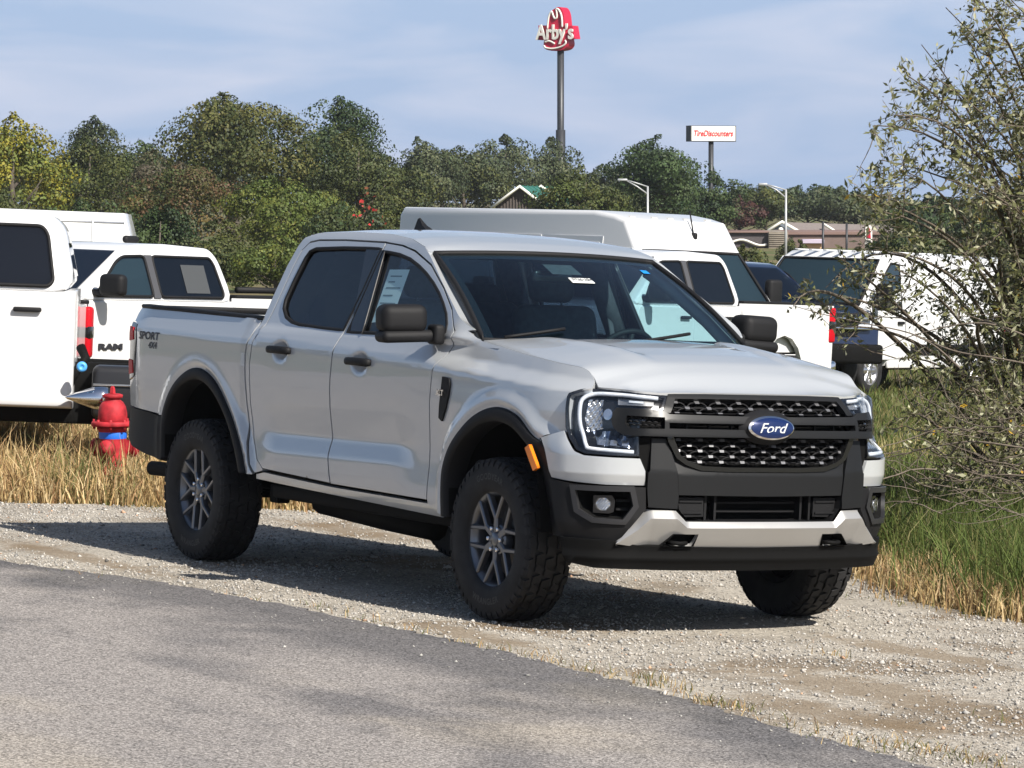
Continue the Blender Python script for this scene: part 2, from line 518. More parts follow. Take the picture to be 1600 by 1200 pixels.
def GY(x, z):
    """half width of the body side at (x, z)"""
    h = z - zcrease(x)
    if h <= -.03: y = low_profile(x, z)
    else:
        w = sstep(-.80, -.42, x)
        yd = float(np.interp(h, DOORH[:, 0], DOORH[:, 1]))
        yf = float(np.interp(h, FENDH[:, 0], FENDH[:, 1]))
        if x < -2.6:
            yd = float(np.interp(h, [-.03, -.006, .012, .06, .115, .135], [0, .003, .012, .034, .056, .075]))
        y = .918 - yd * (1 - w) - yf * w
    if z > 1.30 and -2.70 < x < -.36:
        yt = .862 - .40 * (z - 1.335)
        if z > 1.80: yt -= 2.2 * (z - 1.80) ** 1.6
        k = sstep(1.30, 1.345, z) * (1 - sstep(-.60, -.37, x))
        y = y * (1 - k) + yt * k
    if x < -2.72 and z < 1.45: y += .014
    y += .010 * sstep(-.60, -.40, x) * (1 - sstep(1.0, 1.15, z))
    # swollen wheel arches
    for q, c, tgt in ((AF, 0.02, .944), (AR, -3.26, .937)):
        if abs(x - c) < 1.0 and z < 1.26:
            d = seg_dist(x, z, q)
            k = 1 - sstep(.025, .105, d)
            bb = k * max(0, tgt - y) - .012 * (1 - sstep(0.0, .04, d))
            y += bb * (1 - sstep(1.06, 1.20, z))
    # corner sweeps
    if x > .15: y -= .955 - plan_y(min(x, .93))
    if x < -3.95: y -= .42 * (-3.95 - x) ** 2
    for hx, hz in HANDLES:
        q = ((x - hx) / .072) ** 2 + ((z - hz) / .05) ** 2
        if q < 4: y -= .020 * math.exp(-q * q * .9)
    return y
def side(sg, off=0.0):
    return lambda x, z: (x, sg * (GY(x, z) + off), z)

DOOR_F = [(-.668, .535), (-.668, .82), (-.664, 1.016), (-.642, 1.173), (-.602, 1.255), (-.568, 1.373), (-.669, 1.475), (-.829, 1.576), (-1.05, 1.690), (-1.27, 1.757), (-1.42, 1.782), (-1.60, 1.794), (-1.632, 1.55), (-1.665, 1.33), (-1.693, 1.218), (-1.714, 1.056), (-1.720, .947), (-1.720, .731), (-1.678, .542)]
WIN_F = [(-1.568, 1.751), (-1.42, 1.739), (-1.285, 1.717), (-1.16, 1.682), (-1.062, 1.648), (-.95, 1.601), (-.855, 1.553), (-.77, 1.501), (-.700, 1.450), (-.655, 1.400), (-.640, 1.362), (-.665, 1.345), (-1.0, 1.336), (-1.470, 1.327)]
DOOR_R = [(-1.692, .545), (-1.732, .731), (-1.732, .947), (-1.726, 1.056), (-1.705, 1.218), (-1.677, 1.33), (-1.644, 1.55), (-1.612, 1.795), (-2.06, 1.800), (-2.36, 1.795), (-2.455, 1.782), (-2.505, 1.745), (-2.530, 1.66), (-2.548, 1.5), (-2.560, 1.40), (-2.580, 1.33), (-2.625, 1.24), (-2.650, 1.12), (-2.640, .90), (-2.600, .72), (-2.540, .610), (-2.47, .568)]
WIN_R = [(-1.486, 1.327), (-1.580, 1.752), (-1.778, 1.764), (-2.05, 1.762), (-2.36, 1.752), (-2.412, 1.738), (-2.435, 1.70), (-2.462, 1.58), (-2.474, 1.47), (-2.455, 1.425), (-2.39, 1.382), (-2.30, 1.358), (-2.20, 1.347), (-1.9, 1.338)]
# keep each window inside its own door
WIN_F_D = [(-1.600, 1.752)] + WIN_F[1:-1] + [(-1.640, 1.328)]
WIN_R_D = [(-1.690, 1.335), (-1.650, 1.55), (-1.628, 1.762)] + WIN_R[2:]
def clip_win(w, xmax=None, xmin=None): return w

def handle(sg, hx, hz, parent):
    y = sg * .938
    V = []; F = []
    pts = [(hx - .118, y - sg * .022, hz - .002), (hx - .108, y - sg * .004, hz), (hx - .07, y + sg * .004, hz + .001), (hx, y + sg * .006, hz + .002), (hx + .07, y + sg * .004, hz + .001), (hx + .112, y - sg * .004, hz), (hx + .125, y - sg * .022, hz)]
    tube("", pts, [.012, .018, .019, .019, .020, .020, .014], None, n=10, scale=(.75, 1.1), V=V, F=F)
    mk("handle", V, F, CLAD, parent)

for sg in (-1, 1):
    o3 = (0, sg, 0)
    fn = side(sg)
    # front fender
    gapA = [(p[0] + .009, p[1]) for p in DOOR_F[:6]]
    ridge = [(-.50, 1.385), (-.39, 1.333), (-.18, 1.309), (.042, 1.285), (.22, 1.269), (.398, 1.252), (.500, 1.243), (.56, 1.226), (.605, 1.190), (.640, 1.152)]
    hl_edge = [(xs_of_s(1.030), 1.130), (xs_of_s(1.045), 1.105), (xs_of_s(1.045), 1.057), (xs_of_s(1.036), .966), (xs_of_s(1.036), .945), (.46, .925), (.40, .900)]
    arch = [p for p in ARCH_F_OUT if not (p[0] > .2 and p[1] < .885)]
    fend = [(-.655, .505)] + gapA + catmull(ridge, 3) + hl_edge + list(reversed(arch)) + [(-.470, .480)]
    panel("front_fender", fend, fn, PAINT, truck, .026, .0125, fl=.03, out=o3)
    # doors
    d = panel("front_door", DOOR_F, fn, PAINT, truck, .03, .016, holes=[WIN_F_D], fl=.02, out=o3)
    panel("window_glass", offset_poly(WIN_F_D, -.012), side(sg, -.012), GLASS_S, d, .12, .12, fl=0, out=o3)
    handle(sg, *HANDLES[1], d)
    d2 = panel("rear_door", DOOR_R, fn, PAINT, truck, .03, .016, holes=[WIN_R_D], fl=.02, out=o3)
    panel("window_glass", offset_poly(WIN_R_D, -.012), side(sg, -.012), GLASS_T, d2, .12, .12, fl=0, out=o3)
    handle(sg, *HANDLES[0], d2)
    # rubber round the windows and the black pillar between them
    for wpts, dd in ((WIN_F_D, d), (WIN_R_D, d2)):
        tube("window_seal", [side(sg, -.004)(*p) for p in resample(wpts, .05)], .011, CLAD, dd, 6, True)
    panel("pillar_trim", [(-1.79, 1.766), (-1.700, 1.768), (-1.572, 1.754), (-1.468, 1.324), (-1.606, 1.331)], side(sg, .004), BLACKG, d2, .08, fl=.012, out=o3)
    tube("trim_strip", [side(sg, .007)(*p) for p in resample([(-1.571, 1.752), (-1.467, 1.326)], .06, False)], .0035, mat("dull_trim", (.10, .095, .09), .4, .5), d2, 6)
    # cab side: rear pillar, roof rail, front pillar in one frame
    cab_end = [(-2.552, .538), (-2.588, .58), (-2.636, .70), (-2.680, .90), (-2.698, 1.05), (-2.702, 1.166), (-2.690, 1.22), (-2.660, 1.28), (-2.640, 1.363), (-2.632, 1.486), (-2.610, 1.658), (-2.574, 1.765), (-2.535, 1.812)]
    rail = [(-2.42, 1.838), (-2.0, 1.848), (-1.6, 1.842), (-1.35, 1.820), (-1.18, 1.782), (-1.09, 1.738), (-.98, 1.675), (-.876, 1.615), (-.69, 1.512), (-.55, 1.435), (-.455, 1.385)]
    dback = [(p[0] - .010, p[1]) for p in DOOR_R[10:]]
    dtop = [(p[0], p[1] + .010) for p in DOOR_R[7:11]]
    dfr = [(p[0] + .006, p[1] + .008) for p in DOOR_F[5:12]]
    frame = cab_end + rail + [(-.490, 1.378)] + [(-.555, 1.373)] + dfr[1:] + dtop + dback[1:] + [(-2.47, .556)]
    panel("cab_side", frame, fn, PAINT, truck, .03, .016, fl=.055, out=o3)
    # sill under the doors, with the black rocker below it
    sillf = lambda x, z, sg=sg: (x, sg * (GY(x, z) - .004 - .35 * max(0, .50 - z)), z)
    panel("sill", [(-2.545, .530), (-2.46, .545), (-1.68, .522), (-.66, .515), (-.475, .472), (-.55, .455), (-2.0, .490), (-2.55, .505)], sillf, PAINT, truck, .04, .015, fl=.03, out=o3)
    rbox("rocker_guard", (-1.5, sg * .81, .445), (2.0, .05, .075), FRAME, truck, .02)
    # bed side
    bgap = [(p[0] - .016, p[1]) for p in cab_end[1:9]]
    archr = [p for p in ARCH_R_OUT if p[1] > .785 or p[0] > -3.4]
    bed = [(-2.565, .528)] + bgap + [(-2.66, 1.364)] + [(-3.152, 1.374), (-3.631, 1.382), (-4.160, 1.386), (-4.185, 1.374), (-4.210, 1.345), (-4.215, 1.300), (-4.118, 1.290), (-4.100, 1.20), (-4.108, 1.10), (-4.124, .985), (-4.190, .964), (-4.240, .955), (-4.257, .91), (-4.259, .812), (-3.95, .798), (-3.705, .782)] + archr + [(-2.628, .526)]
    panel("bed_side", bed, fn, PAINT, truck, .03, .014, fl=.03, out=o3)
    # tail lamp
    tl = [(-4.123, 1.284), (-4.105, 1.20), (-4.113, 1.10), (-4.129, .990), (-4.245, .962), (-4.300, 1.00), (-4.310, 1.15), (-4.290, 1.29), (-4.220, 1.296)]
    tlo = lambda x, z, sg=sg: (x, sg * (GY(max(x, -4.255), z) + .004 - max(0, -4.255 - x) * 1.4), z)
    t = panel("tail_lamp", tl, tlo, BLACKG, truck, .03, fl=.04, out=o3)
    tl2 = lambda x, z, sg=sg: (x, sg * (GY(max(x, -4.255), z) + .008 - max(0, -4.255 - x) * 1.4), z)
    for a, b in ((1.185, 1.265), (.992, 1.075)):
        panel("lens", [(-4.160, b), (-4.150, a + .01), (-4.245, a), (-4.293, a + .02), (-4.291, b - .02), (-4.245, b + .005)], tl2, REDL, t, .03, fl=.02, out=o3)
    # rear bumper wrap
    rb = [(-3.705, .774), (-3.95, .790), (-4.255, .804), (-4.270, .72), (-4.245, .63), (-4.155, .585), (-3.90, .548), (-3.69, .530), (-3.70, .65)]
    panel("bumper_wrap", rb, side(sg, .004), CLAD, truck, .05, fl=.05, out=o3)
    # wheel-arch mouldings and liners
    for nm, ao, ai in (("arch_moulding", ARCH_F_OUT, ARCH_F_IN), ("arch_moulding", ARCH_R_OUT, ARCH_R_IN)):
        V = []; F = []; K = 7
        no = len(ao)
        ai_ = np.array(ai); L = np.r_[0, np.cumsum(np.linalg.norm(np.diff(ai_, axis=0), axis=1))]
        ao_ = np.array(ao); Lo = np.r_[0, np.cumsum(np.linalg.norm(np.diff(ao_, axis=0), axis=1))]
        for i in range(no):
            t = Lo[i] / Lo[-1] * L[-1]
            q = (np.interp(t, L, ai_[:, 0]), np.interp(t, L, ai_[:, 1])); p = ao_[i]
            yb = GY(p[0], p[1])
            yo = min(max(yb + .004, .93), .962) if p[0] < .2 else yb + .004
            for k, (u, dy) in enumerate(((-.02, -.012), (.02, .006), (.12, .012), (.6, .014), (.92, .010), (1.0, .0), (1.0, -.10))):
                x = p[0] + (q[0] - p[0]) * u; z = p[1] + (q[1] - p[1]) * u
                yy = yo + dy
                if x > .2: yy = min(yy, plan_y(min(x, .9)) + .012 + min(0, dy))
                V.append((x, sg * yy, z))
        for i in range(no - 1):
            for k in range(K - 1):
                F.append((i * K + k, i * K + k + 1, (i + 1) * K + k + 1, (i + 1) * K + k))
        mk(nm, V, F, CLAD, truck)
        V = []; F = []
        for i, p in enumerate(ai):
            for y in (.93, .42): V.append((p[0], sg * y, p[1] + .012))
        for i in range(len(ai) - 1): F.append((2 * i, 2 * i + 1, 2 * i + 3, 2 * i + 2))
        mk("wheel_liner", V, F, VOID, truck)
    # amber marker on the front moulding
    V = []
    a0, a1 = (.372, .864), (.437, .760)
    dn = Vector((a1[1] - a0[1], -(a1[0] - a0[0]))).normalized() * -.017
    ym = lambda x: sg * (plan_y(x) + .020)
    quad = [(a0[0] - dn.x, a0[1] - dn.y), (a0[0] + dn.x, a0[1] + dn.y), (a1[0] + dn.x, a1[1] + dn.y), (a1[0] - dn.x, a1[1] - dn.y)]
    panel("side_marker", quad, lambda x, z: (x, sg * (plan_y(x) + .022), z), AMBER, truck, .03, fl=.02, out=o3)
    # fender vent badge
    vb = [(-.520, 1.150), (-.455, 1.146), (-.440, 1.12), (-.445, 1.06), (-.472, .995), (-.520, .930), (-.552, .945), (-.545, 1.0), (-.530, 1.07)]
    v = panel("fender_vent", vb, side(sg, .010), CLAD, truck, .03, fl=.02, out=o3)
    rot = Matrix.Rotation(rad(90), 4, 'X') if sg < 0 else Matrix.Rotation(rad(180), 4, 'Z') @ Matrix.Rotation(rad(90), 4, 'X')
    text_mesh("badge_lettering", "XLT", .038, CHROME, Matrix.Translation((-.508, sg * .944, 1.070)) @ rot, v, .003, bold=.0015, width=.075)
    # decals on the bed side
    def dec(name, s, x, z, size, w):
        text_mesh(name, s, size, DECAL, Matrix.Translation((x, 0, z)) @ rot, truck, 0.0, shear=.12, bold=.0014, width=w)
        o = bpy.data.objects[-1] if False else None
    for s_, x_, z_, sz_, w_ in (("SPORT", -3.915, 1.222, .062, .285), ("4X4", -3.862, 1.170, .050, .115)):
        ob = text_mesh("bed_decal", s_, sz_, DECAL, rot, truck, 0.0, shear=.15, bold=.0016, width=w_)
        for vv in ob.data.vertices:
            X = x_ + vv.co.x; Z = z_ + vv.co.z
            vv.co = (X, sg * (GY(X, Z) + .0025), Z)
    # door mirror
    mr = rbox("door_mirror", (-.735, sg * 1.050, 1.424), (.16, .238, .142), CLAD, truck, .045, 5, rot=(rad(-2 * sg), 0, rad(10 * sg)))
    rbox("mirror_base", (-.725, sg * 1.030, 1.338), (.150, .28, .060), CLAD, mr, .028, 4, rot=(rad(3 * -sg), 0, rad(8 * sg)))
    rbox("mirror_foot", (-.660, sg * .893, 1.352), (.10, .06, .10), CLAD, mr, .02, 3)
    rbox("mirror_glass", (-.806, sg * 1.055, 1.430), (.006, .16, .09), CHROME, mr, .002, 1, rot=(0, 0, rad(10 * sg)))

# ---- roof
zroof_c = lambda x: float(np.interp(x, [-2.60, -2.54, -2.42, -2.2, -1.9, -1.6, -1.4, -1.25, -1.12, -1.0], [1.815, 1.842, 1.868, 1.878, 1.880, 1.870, 1.850, 1.824, 1.790, 1.752]))
zroof_e = lambda x: float(np.interp(x, [-2.60, -2.535, -2.42, -2.0, -1.6, -1.35, -1.18, -1.09, -1.0], [1.77, 1.812, 1.838, 1.848, 1.842, 1.820, 1.782, 1.738, 1.69]))
def roof_fn(x, t):
    e = zroof_e(x) + .002; ye = GY(x, min(e, 1.85)) - .004; zc = zroof_c(x)
    return (x, t * ye, e + (zc - e) * (1 - abs(t) ** 2.6))
hx = lambda t: -1.135 + .085 * (1 - t * t)
roof_out = [(-2.565, t) for t in np.linspace(1, -1, 12)] + [(x, -1) for x in np.linspace(-2.4, -1.3, 8)] + [(hx(t), t) for t in np.linspace(-1, 1, 16)] + [(x, 1) for x in np.linspace(-1.3, -2.4, 8)]
roofo = panel("roof", roof_out, roof_fn, PAINT, truck, .06, .08, fl=.03, out=(0, 0, 1))
finp = [(-2.50, 1.870), (-2.36, 1.872), (-2.37, 1.885), (-2.42, 1.905), (-2.475, 1.945), (-2.492, 1.940)]
V = []; F = []
for y, k in ((-.022, 1), (0, 1), (.022, 1)):
    pass
n = len(finp)
fc = (-2.44, 1.875)
for y in (-.026, .026):
    for p in finp:
        w = 1 - (p[1] - 1.87) / .085
        V.append((p[0], y * max(.12, w), p[1]))
F = [tuple(range(n)), tuple(reversed(range(n, 2 * n)))] + [(i, (i + 1) % n, n + (i + 1) % n, n + i) for i in range(n)]
mk("antenna_fin", V, F, CLAD, roofo, False)

# ---- windshield
WS_HW_T, WS_HW_B = .655, .775
def ws_fn(t, v):
    xt = hx(t) + .004; zt = 1.752 + .018 * (1 - t * t)
    xb = -.395 + .17 * (1 - t * t); zb = 1.338
    y = t * (WS_HW_B + (WS_HW_T - WS_HW_B) * v)
    b = .028 * math.sin(math.pi * v)
    return (xb + (xt - xb) * v + b * .5, y, zb + (zt - zb) * v + b * .8)
ws = panel("windshield", [(-1, 0), (1, 0), (1, 1), (-1, 1)], ws_fn, GLASS_W, truck, .09, .09, fl=0, out=(.5, 0, .8))
edge = [ws_fn(t, 0) for t in np.linspace(-1, 1, 20)] + [ws_fn(1, v) for v in np.linspace(0.05, .95, 14)] + [ws_fn(t, 1) for t in np.linspace(1, -1, 20)] + [ws_fn(-1, v) for v in np.linspace(.95, .05, 14)]
tube("windshield_seal", edge, .014, CLAD, ws, 6, True)
def ws_patch(name, t0, t1, v0, v1, m, d=-.006, n=4):
    pts = [(t0, v0), (t1, v0), (t1, v1), (t0, v1)]
    def f(t, v):
        p = Vector(ws_fn(t, v)); return p + Vector((.5, 0, .86)) * d
    return panel(name, pts, f, m, ws, .08, .08, fl=0, out=(.5, 0, .8))
ws_patch("shade_band", -.97, .97, .93, .995, BLACKG, -.004)
ws_patch("black_border", -.98, -.93, .02, .95, BLACKG, -.004)
ws_patch("black_border", .93, .98, .02, .95, BLACKG, -.004)
ws_patch("sensor_pod", -.14, .12, .80, .93, CABIN, -.03)
# stock-number sticker and the blue tag
st = ws_patch("stock_sticker", -.105, .085, .625, .685, PAPER, .004)
def on_ws(t, v, d):
    p = Vector(ws_fn(t, v)); tx = (Vector(ws_fn(t + .01, v)) - Vector(ws_fn(t - .01, v))).normalized()
    ty = (Vector(ws_fn(t, v + .01)) - Vector(ws_fn(t, v - .01))).normalized(); nz = tx.cross(ty)
    m_ = Matrix.Identity(4)
    for i in range(3): m_[i][0], m_[i][1], m_[i][2], m_[i][3] = tx[i], ty[i], nz[i], (p + nz * d)[i]
    return m_
text_mesh("sticker_lettering", "ST36-294", .034, INK, on_ws(-.01, .655, .010), ws, 0.0, bold=.0010, width=.118)
ws_patch("blue_tag", .70, .77, .80, .845, mat("tag_blue", (.01, .22, .62), .5), .003)
# wipers
for (t0, t1, v0) in ((-.88, -.46, .004), (-.05, .50, -.01)):
    V = []; F = []
    tube("", [Vector(ws_fn(t, v0 + .02 * k)) + Vector((.5, 0, .86)) * .018 for k, t in enumerate(np.linspace(t0, t1, 6))], .009, None, n=6, V=V, F=F)
    mk("wiper", V, F, CLAD, truck)
# cowl behind the hood
def cowl_fn(x, t): return (x, t * .80, 1.322 - .02 * abs(t))
panel("cowl", [(-.46, -1), (-.20, -1), (-.02, 0), (-.20, 1), (-.46, 1)], cowl_fn, CLAD, truck, .06, .2, fl=0, out=(0, 0, 1))

# ---- hood
HC = np.array([(-.50, 1.372), (-.35, 1.377), (-.15, 1.379), (.05, 1.371), (.25, 1.351), (.42, 1.322), (.58, 1.281), (.70, 1.234), (.78, 1.192), (.83, 1.161), (.87, 1.128)])
HR = np.array([(-.50, 1.352), (-.39, 1.337), (-.18, 1.312), (.042, 1.288), (.22, 1.272), (.398, 1.255), (.50, 1.246), (.56, 1.229), (.605, 1.193), (.66, 1.142), (.72, 1.09)])
hxs = np.linspace(-.5, .95, 146)
hcz = np.interp(hxs, HC[:, 0], HC[:, 1]); hrz = np.interp(hxs, HR[:, 0], HR[:, 1])
hcz[hxs > .87] = 1.128 - (hxs[hxs > .87] - .87) * .8
hrz[hxs > .72] = 1.09 - (hxs[hxs > .72] - .72) * .8
for _ in range(6):
    hcz[1:-1] = (hcz[:-2] + 2 * hcz[1:-1] + hcz[2:]) / 4; hrz[1:-1] = (hrz[:-2] + 2 * hrz[1:-1] + hrz[2:]) / 4
def hood_edge_y(x):
    z = float(np.interp(x, hxs, hrz)); return GY(x, z) - .006
HE = np.array([hood_edge_y(x) for x in hxs])
def hood_fn(x, y):
    ey = float(np.interp(x, hxs, HE)); a = min(1.0, abs(y) / max(.2, ey))
    zc = float(np.interp(x, hxs, hcz)); ze = float(np.interp(x, hxs, hrz))
    z = ze + (zc - ze) * (1 - a ** 2.7)
    # sunken middle field between two raised shoulders
    lim = .40 + .10 * sstep(.5, -.4, x)
    z -= .013 * (1 - sstep(lim - .05, lim, abs(y))) * sstep(.62, .25, x)
    z += .006 * math.exp(-((abs(y) - lim - .03) / .05) ** 2) * sstep(.75, .3, x)
    return (x, y, z)
front_edge = []
for s_ in np.linspace(.90, -.90, 41):
    zt = np.interp(abs(s_), [0, .3, .49, .52, .713, .881, .95], [1.150, 1.149, 1.146, 1.142, 1.152, 1.158, 1.158])
    x_, y_, _ = FR(s_, zt, .012)
    front_edge.append((x_, y_, zt))
hood_front = [(p[0], p[1]) for p in front_edge]
def hood_fn2(x, y):
    p = hood_fn(x, y)
    return p
side_x = np.linspace(.60, -.44, 22)
hood_out = hood_front + [(x, -(float(np.interp(x, hxs, HE)))) for x in side_x] + [(-.30, -.60), (-.22, -.52), (-.19, -.40), (-.165, -.2), (-.155, 0), (-.165, .2), (-.19, .40), (-.22, .52), (-.30, .60)] + [(x, (float(np.interp(x, hxs, HE)))) for x in side_x[::-1]]
# pull the hood skin down onto the lamps and grille along its nose
fe = np.array(front_edge)
def hood_fn3(x, y):
    p = hood_fn(x, y)
    zt = np.interp(y, fe[::-1, 1] if fe[0, 1] > fe[-1, 1] else fe[:, 1], fe[::-1, 2] if fe[0, 1] > fe[-1, 1] else fe[:, 2])
    xf = np.interp(y, fe[::-1, 1] if fe[0, 1] > fe[-1, 1] else fe[:, 1], fe[::-1, 0] if fe[0, 1] > fe[-1, 1] else fe[:, 0])
    d = xf - x
    if d < .14:
        k = 1 - max(0, d) / .14
        z_roll = zt + .55 * max(0, d) ** .8 * .55
        z = p[2] * (1 - k * k) + z_roll * k * k
        return (x, y, z)
    return p
panel("hood", hood_out, hood_fn3, PAINT, truck, .028, .028, fl=.03, out=(.3, 0, 1))

# ---- front lamps, grille, bumper: panels on the nose surface
def front(sg, off=0.0): return lambda s, z: FR(sg * s, z, off(s, z) if callable(off) else off)
ofr = (1, 0, 0)
HL = [(1.030, 1.126), (.985, 1.145), (.962, 1.150), (.881, 1.152), (.713, 1.146), (.505, 1.132), (.540, 1.070), (.655, 1.0), (.661, .938), (.654, .849), (.773, .850), (.90, .853), (.947, .869), (1.004, .919), (1.028, .966), (1.037, 1.057), (1.037, 1.11)]
DRL = [(.557, 1.117), (.712, 1.125), (.864, 1.128), (.928, 1.124), (.966, 1.106), (.977, 1.07), (.970, .988), (.950, .936), (.907, .886), (.874, .875), (.682, .868)]
for sg in (-1, 1):
    of = (1, sg * .6, 0)
    h = panel("headlight", HL, front(sg, -.045), BLACKG, truck, .05, fl=0, out=of)
    # wall of the lamp bucket
    V = []; F = []; rs = resample(HL, .04)
    for p in rs: V.append(FR(sg * p[0], p[1], .002)); V.append(FR(sg * p[0], p[1], -.047))
    for i in range(len(rs)): j = (i + 1) % len(rs); F.append((2 * i, 2 * j, 2 * j + 1, 2 * i + 1))
    mk("housing", V, F, BLACKG, h)
    ring_in = offset_poly(HL, .012)
    panel("bezel", HL, front(sg, .001), BLACKG, h, .05, holes=[ring_in], fl=.01, out=of)
    tube("daylight_strip", [FR(sg * p[0], p[1], -.008) for p in catmull(DRL, 4)], .0105, LENSW, h, 8, scale=(1, 1))
    # reflector bowl with facets, black projector block, lower pocket
    bowl = lambda s, z: FR(sg * s, z, -.036 + .007 * math.sin(s * 210) * math.sin(z * 170))
    panel("reflector", [(.955, 1.098), (.868, 1.098), (.860, .968), (.945, .945), (.962, 1.0)], bowl, REFL, h, .008, fl=0, out=of)
    panel("projector", [(.868, 1.092), (.805, 1.092), (.795, .973), (.858, .970)], front(sg, -.014), BLACKG, h, .03, fl=.03, out=of)
    lens_c = (.832, 1.035)
    panel("projector_lens", [(lens_c[0] + .026 * math.cos(a), lens_c[1] + .026 * math.sin(a)) for a in np.linspace(0, 2 * math.pi, 16, endpoint=False)], front(sg, -.009), REFL, h, .02, fl=.004, out=of)
    panel("turn_lamp", [(.787, 1.110), (.575, 1.104), (.580, 1.082), (.782, 1.080)], front(sg, -.026), mat("turn_reflector", (.45, .44, .43), .25, .8), h, .03, fl=.01, out=of)
    panel("turn_bar", [(.715, 1.103), (.635, 1.101), (.635, 1.092), (.715, 1.094)], front(sg, -.020), LENSW, h, .03, fl=.006, out=of)
    low = lambda s, z: FR(sg * s, z, -.034 + .010 * math.sin(s * 55))
    panel("lower_reflector", [(.921, .953), (.810, .957), (.690, .930), (.676, .885), (.870, .892)], low, mat("cool_reflector", (.28, .33, .42), .18, .85), h, .012, fl=0, out=of)
    for q in range(3):
        s0 = .86 - q * .06
        panel("optic_block", [(s0, .918), (s0 - .035, .917), (s0 - .035, .894), (s0, .895)], front(sg, -.016), REFL, h, .02, fl=.015, out=of)
    panel("lens", offset_poly(HL, .004), front(sg, .004), GLASS_L, h, .04, fl=0, out=of)

# painted corner below each headlight
for sg in (-1, 1):
    of = (1, sg * .6, 0)
    wc = [(.652, .840), (.625, .783), (.622, .716), (.80, .714), (.948, .719), (1.068, .727), (1.098, .730), (1.118, .78), (1.148, .858), (1.176, .910), (1.035, .950), (1.030, .940), (1.008, .912), (.952, .860), (.902, .844), (.773, .841)]
    panel("bumper_corner", wc, front(sg, lambda s, z: .004 - .30 * max(0, .762 - z) - .10 * max(0, z - .80) * 0), PAINT, truck, .025, .012, fl=.02, out=of)
    # black cladding corner with fog-lamp pocket
    cl = [(1.10, .721), (1.068, .719), (.951, .708), (.80, .706), (.62, .707), (.615, .607), (.655, .555), (.735, .455), (1.0, .452), (1.035, .50), (1.062, .59)]
    fogh = [(.938, .686), (.688, .690), (.671, .620), (.716, .552), (.845, .556), (.918, .595)]
    c = panel("bumper_cladding", cl, front(sg, lambda s, z: .006 - .25 * max(0, .53 - z)), CLAD, truck, .035, holes=[fogh], fl=.02, out=of)
    panel("fog_bezel", offset_poly(fogh, -.020), front(sg, .016), mat("satin_black", (.022, .022, .024), .35), c, .05, holes=[offset_poly(fogh, .004)], fl=.02, out=of)
    V = []; F = []; rs = resample(fogh, .05)
    for p in rs: V.append(FR(sg * p[0], p[1], .008)); V.append(FR(sg * (.80 + (p[0] - .80) * .85), .62 + (p[1] - .62) * .8, -.09))
    for i in range(len(rs)): j = (i + 1) % len(rs); F.append((2 * i, 2 * j, 2 * j + 1, 2 * i + 1))
    F.append(tuple(2 * i + 1 for i in range(len(rs))))
    mk("fog_pocket", V, F, VOID, c)
    panel("fog_lamp", [(.862, .660), (.775, .664), (.760, .640), (.765, .588), (.785, .580), (.862, .580)], front(sg, -.030), BLACKG, c, .03, fl=.05, out=of)
    fl_ = [(.815 + .033 * math.cos(a), .622 + .030 * math.sin(a)) for a in np.linspace(0, 2 * math.pi, 20, endpoint=False)]
    panel("fog_reflector", fl_, lambda s, z: FR(sg * s, z, -.028 + .004 * math.sin(s * 500) * math.sin(z * 420)), REFL, c, .006, fl=.006, out=of)
    panel("fog_lens", offset_poly(fl_, -.004), front(sg, -.020), GLASS_L, c, .03, fl=0, out=of)
    for zz in (.605, .645):
        panel("pocket_rib", [(.755, zz), (.690, zz), (.690, zz - .010), (.755, zz - .010)], front(sg, -.05), CLAD, c, .05, fl=.03, out=of)
    # charcoal upright and its black gap strip
    upr_o = lambda s, z: .016 - .16 * max(0, z - .785) * 1.0
    up_ = [(.598, .936), (.530, .934), (.505, .88), (.474, .79), (.462, .665), (.466, .611), (.606, .617), (.614, .70), (.612, .779), (.604, .785)]
    panel("bumper_upright", up_, front(sg, upr_o), CHAR, truck, .03, .015, fl=.03, out=of)
    panel("gap_strip", [(.664, .938), (.602, .937), (.608, .785), (.617, .70), (.612, .615), (.626, .615), (.628, .785), (.655, .845)], front(sg, -.012), VOID, truck, .04, fl=0, out=of)

# centre bumper panel below the grille
cp = [(.470, .79), (.460, .676), (.0, .672), (-.460, .676), (-.470, .79), (-.498, .87), (-.462, .848), (-.352, .792), (-.2, .786), (0, .785), (.2, .786), (.352, .792), (.462, .848), (.498, .87)]
panel("bumper_panel", cp, front(1, lambda s, z: .010 - .30 * max(0, z - .772)), CHAR, truck, .04, .012, fl=.03, out=ofr)
# lower intake
li = [(.466, .674), (-.466, .674), (-.456, .612), (-.414, .556), (.414, .556), (.456, .612)]
V = []; F = []; rs = resample(li, .08)
for p in rs: V.append(FR(p[0], p[1], .008)); V.append(FR(p[0], p[1], -.12))
for i in range(len(rs)): j = (i + 1) % len(rs); F.append((2 * i, 2 * j, 2 * j + 1, 2 * i + 1))
intake = mk("lower_intake", V, F, CLAD, truck, False)
panel("intake_back", li, front(1, -.12), VOID, intake, .1, fl=0, out=ofr)
for sg in (-1, 1):
    b_ = panel("intake_blank", [(.452, .662), (.315, .662), (.312, .575), (.408, .572), (.448, .612)], front(sg, -.020), CLAD, intake, .05, fl=.03, out=ofr)
    for zz in (.645, .592):
        panel("intake_rib", [(.445, zz + .004), (.322, zz + .004), (.322, zz - .004), (.445, zz - .004)], front(sg, -.012), CLAD, intake, .06, fl=.01, out=ofr)
    for ss in (.298, .245):
        panel("intake_post", [(ss + .006, .672), (ss - .006, .672), (ss - .006, .558), (ss + .006, .558)], front(sg, -.03), CLAD, intake, .06, fl=.04, out=ofr)
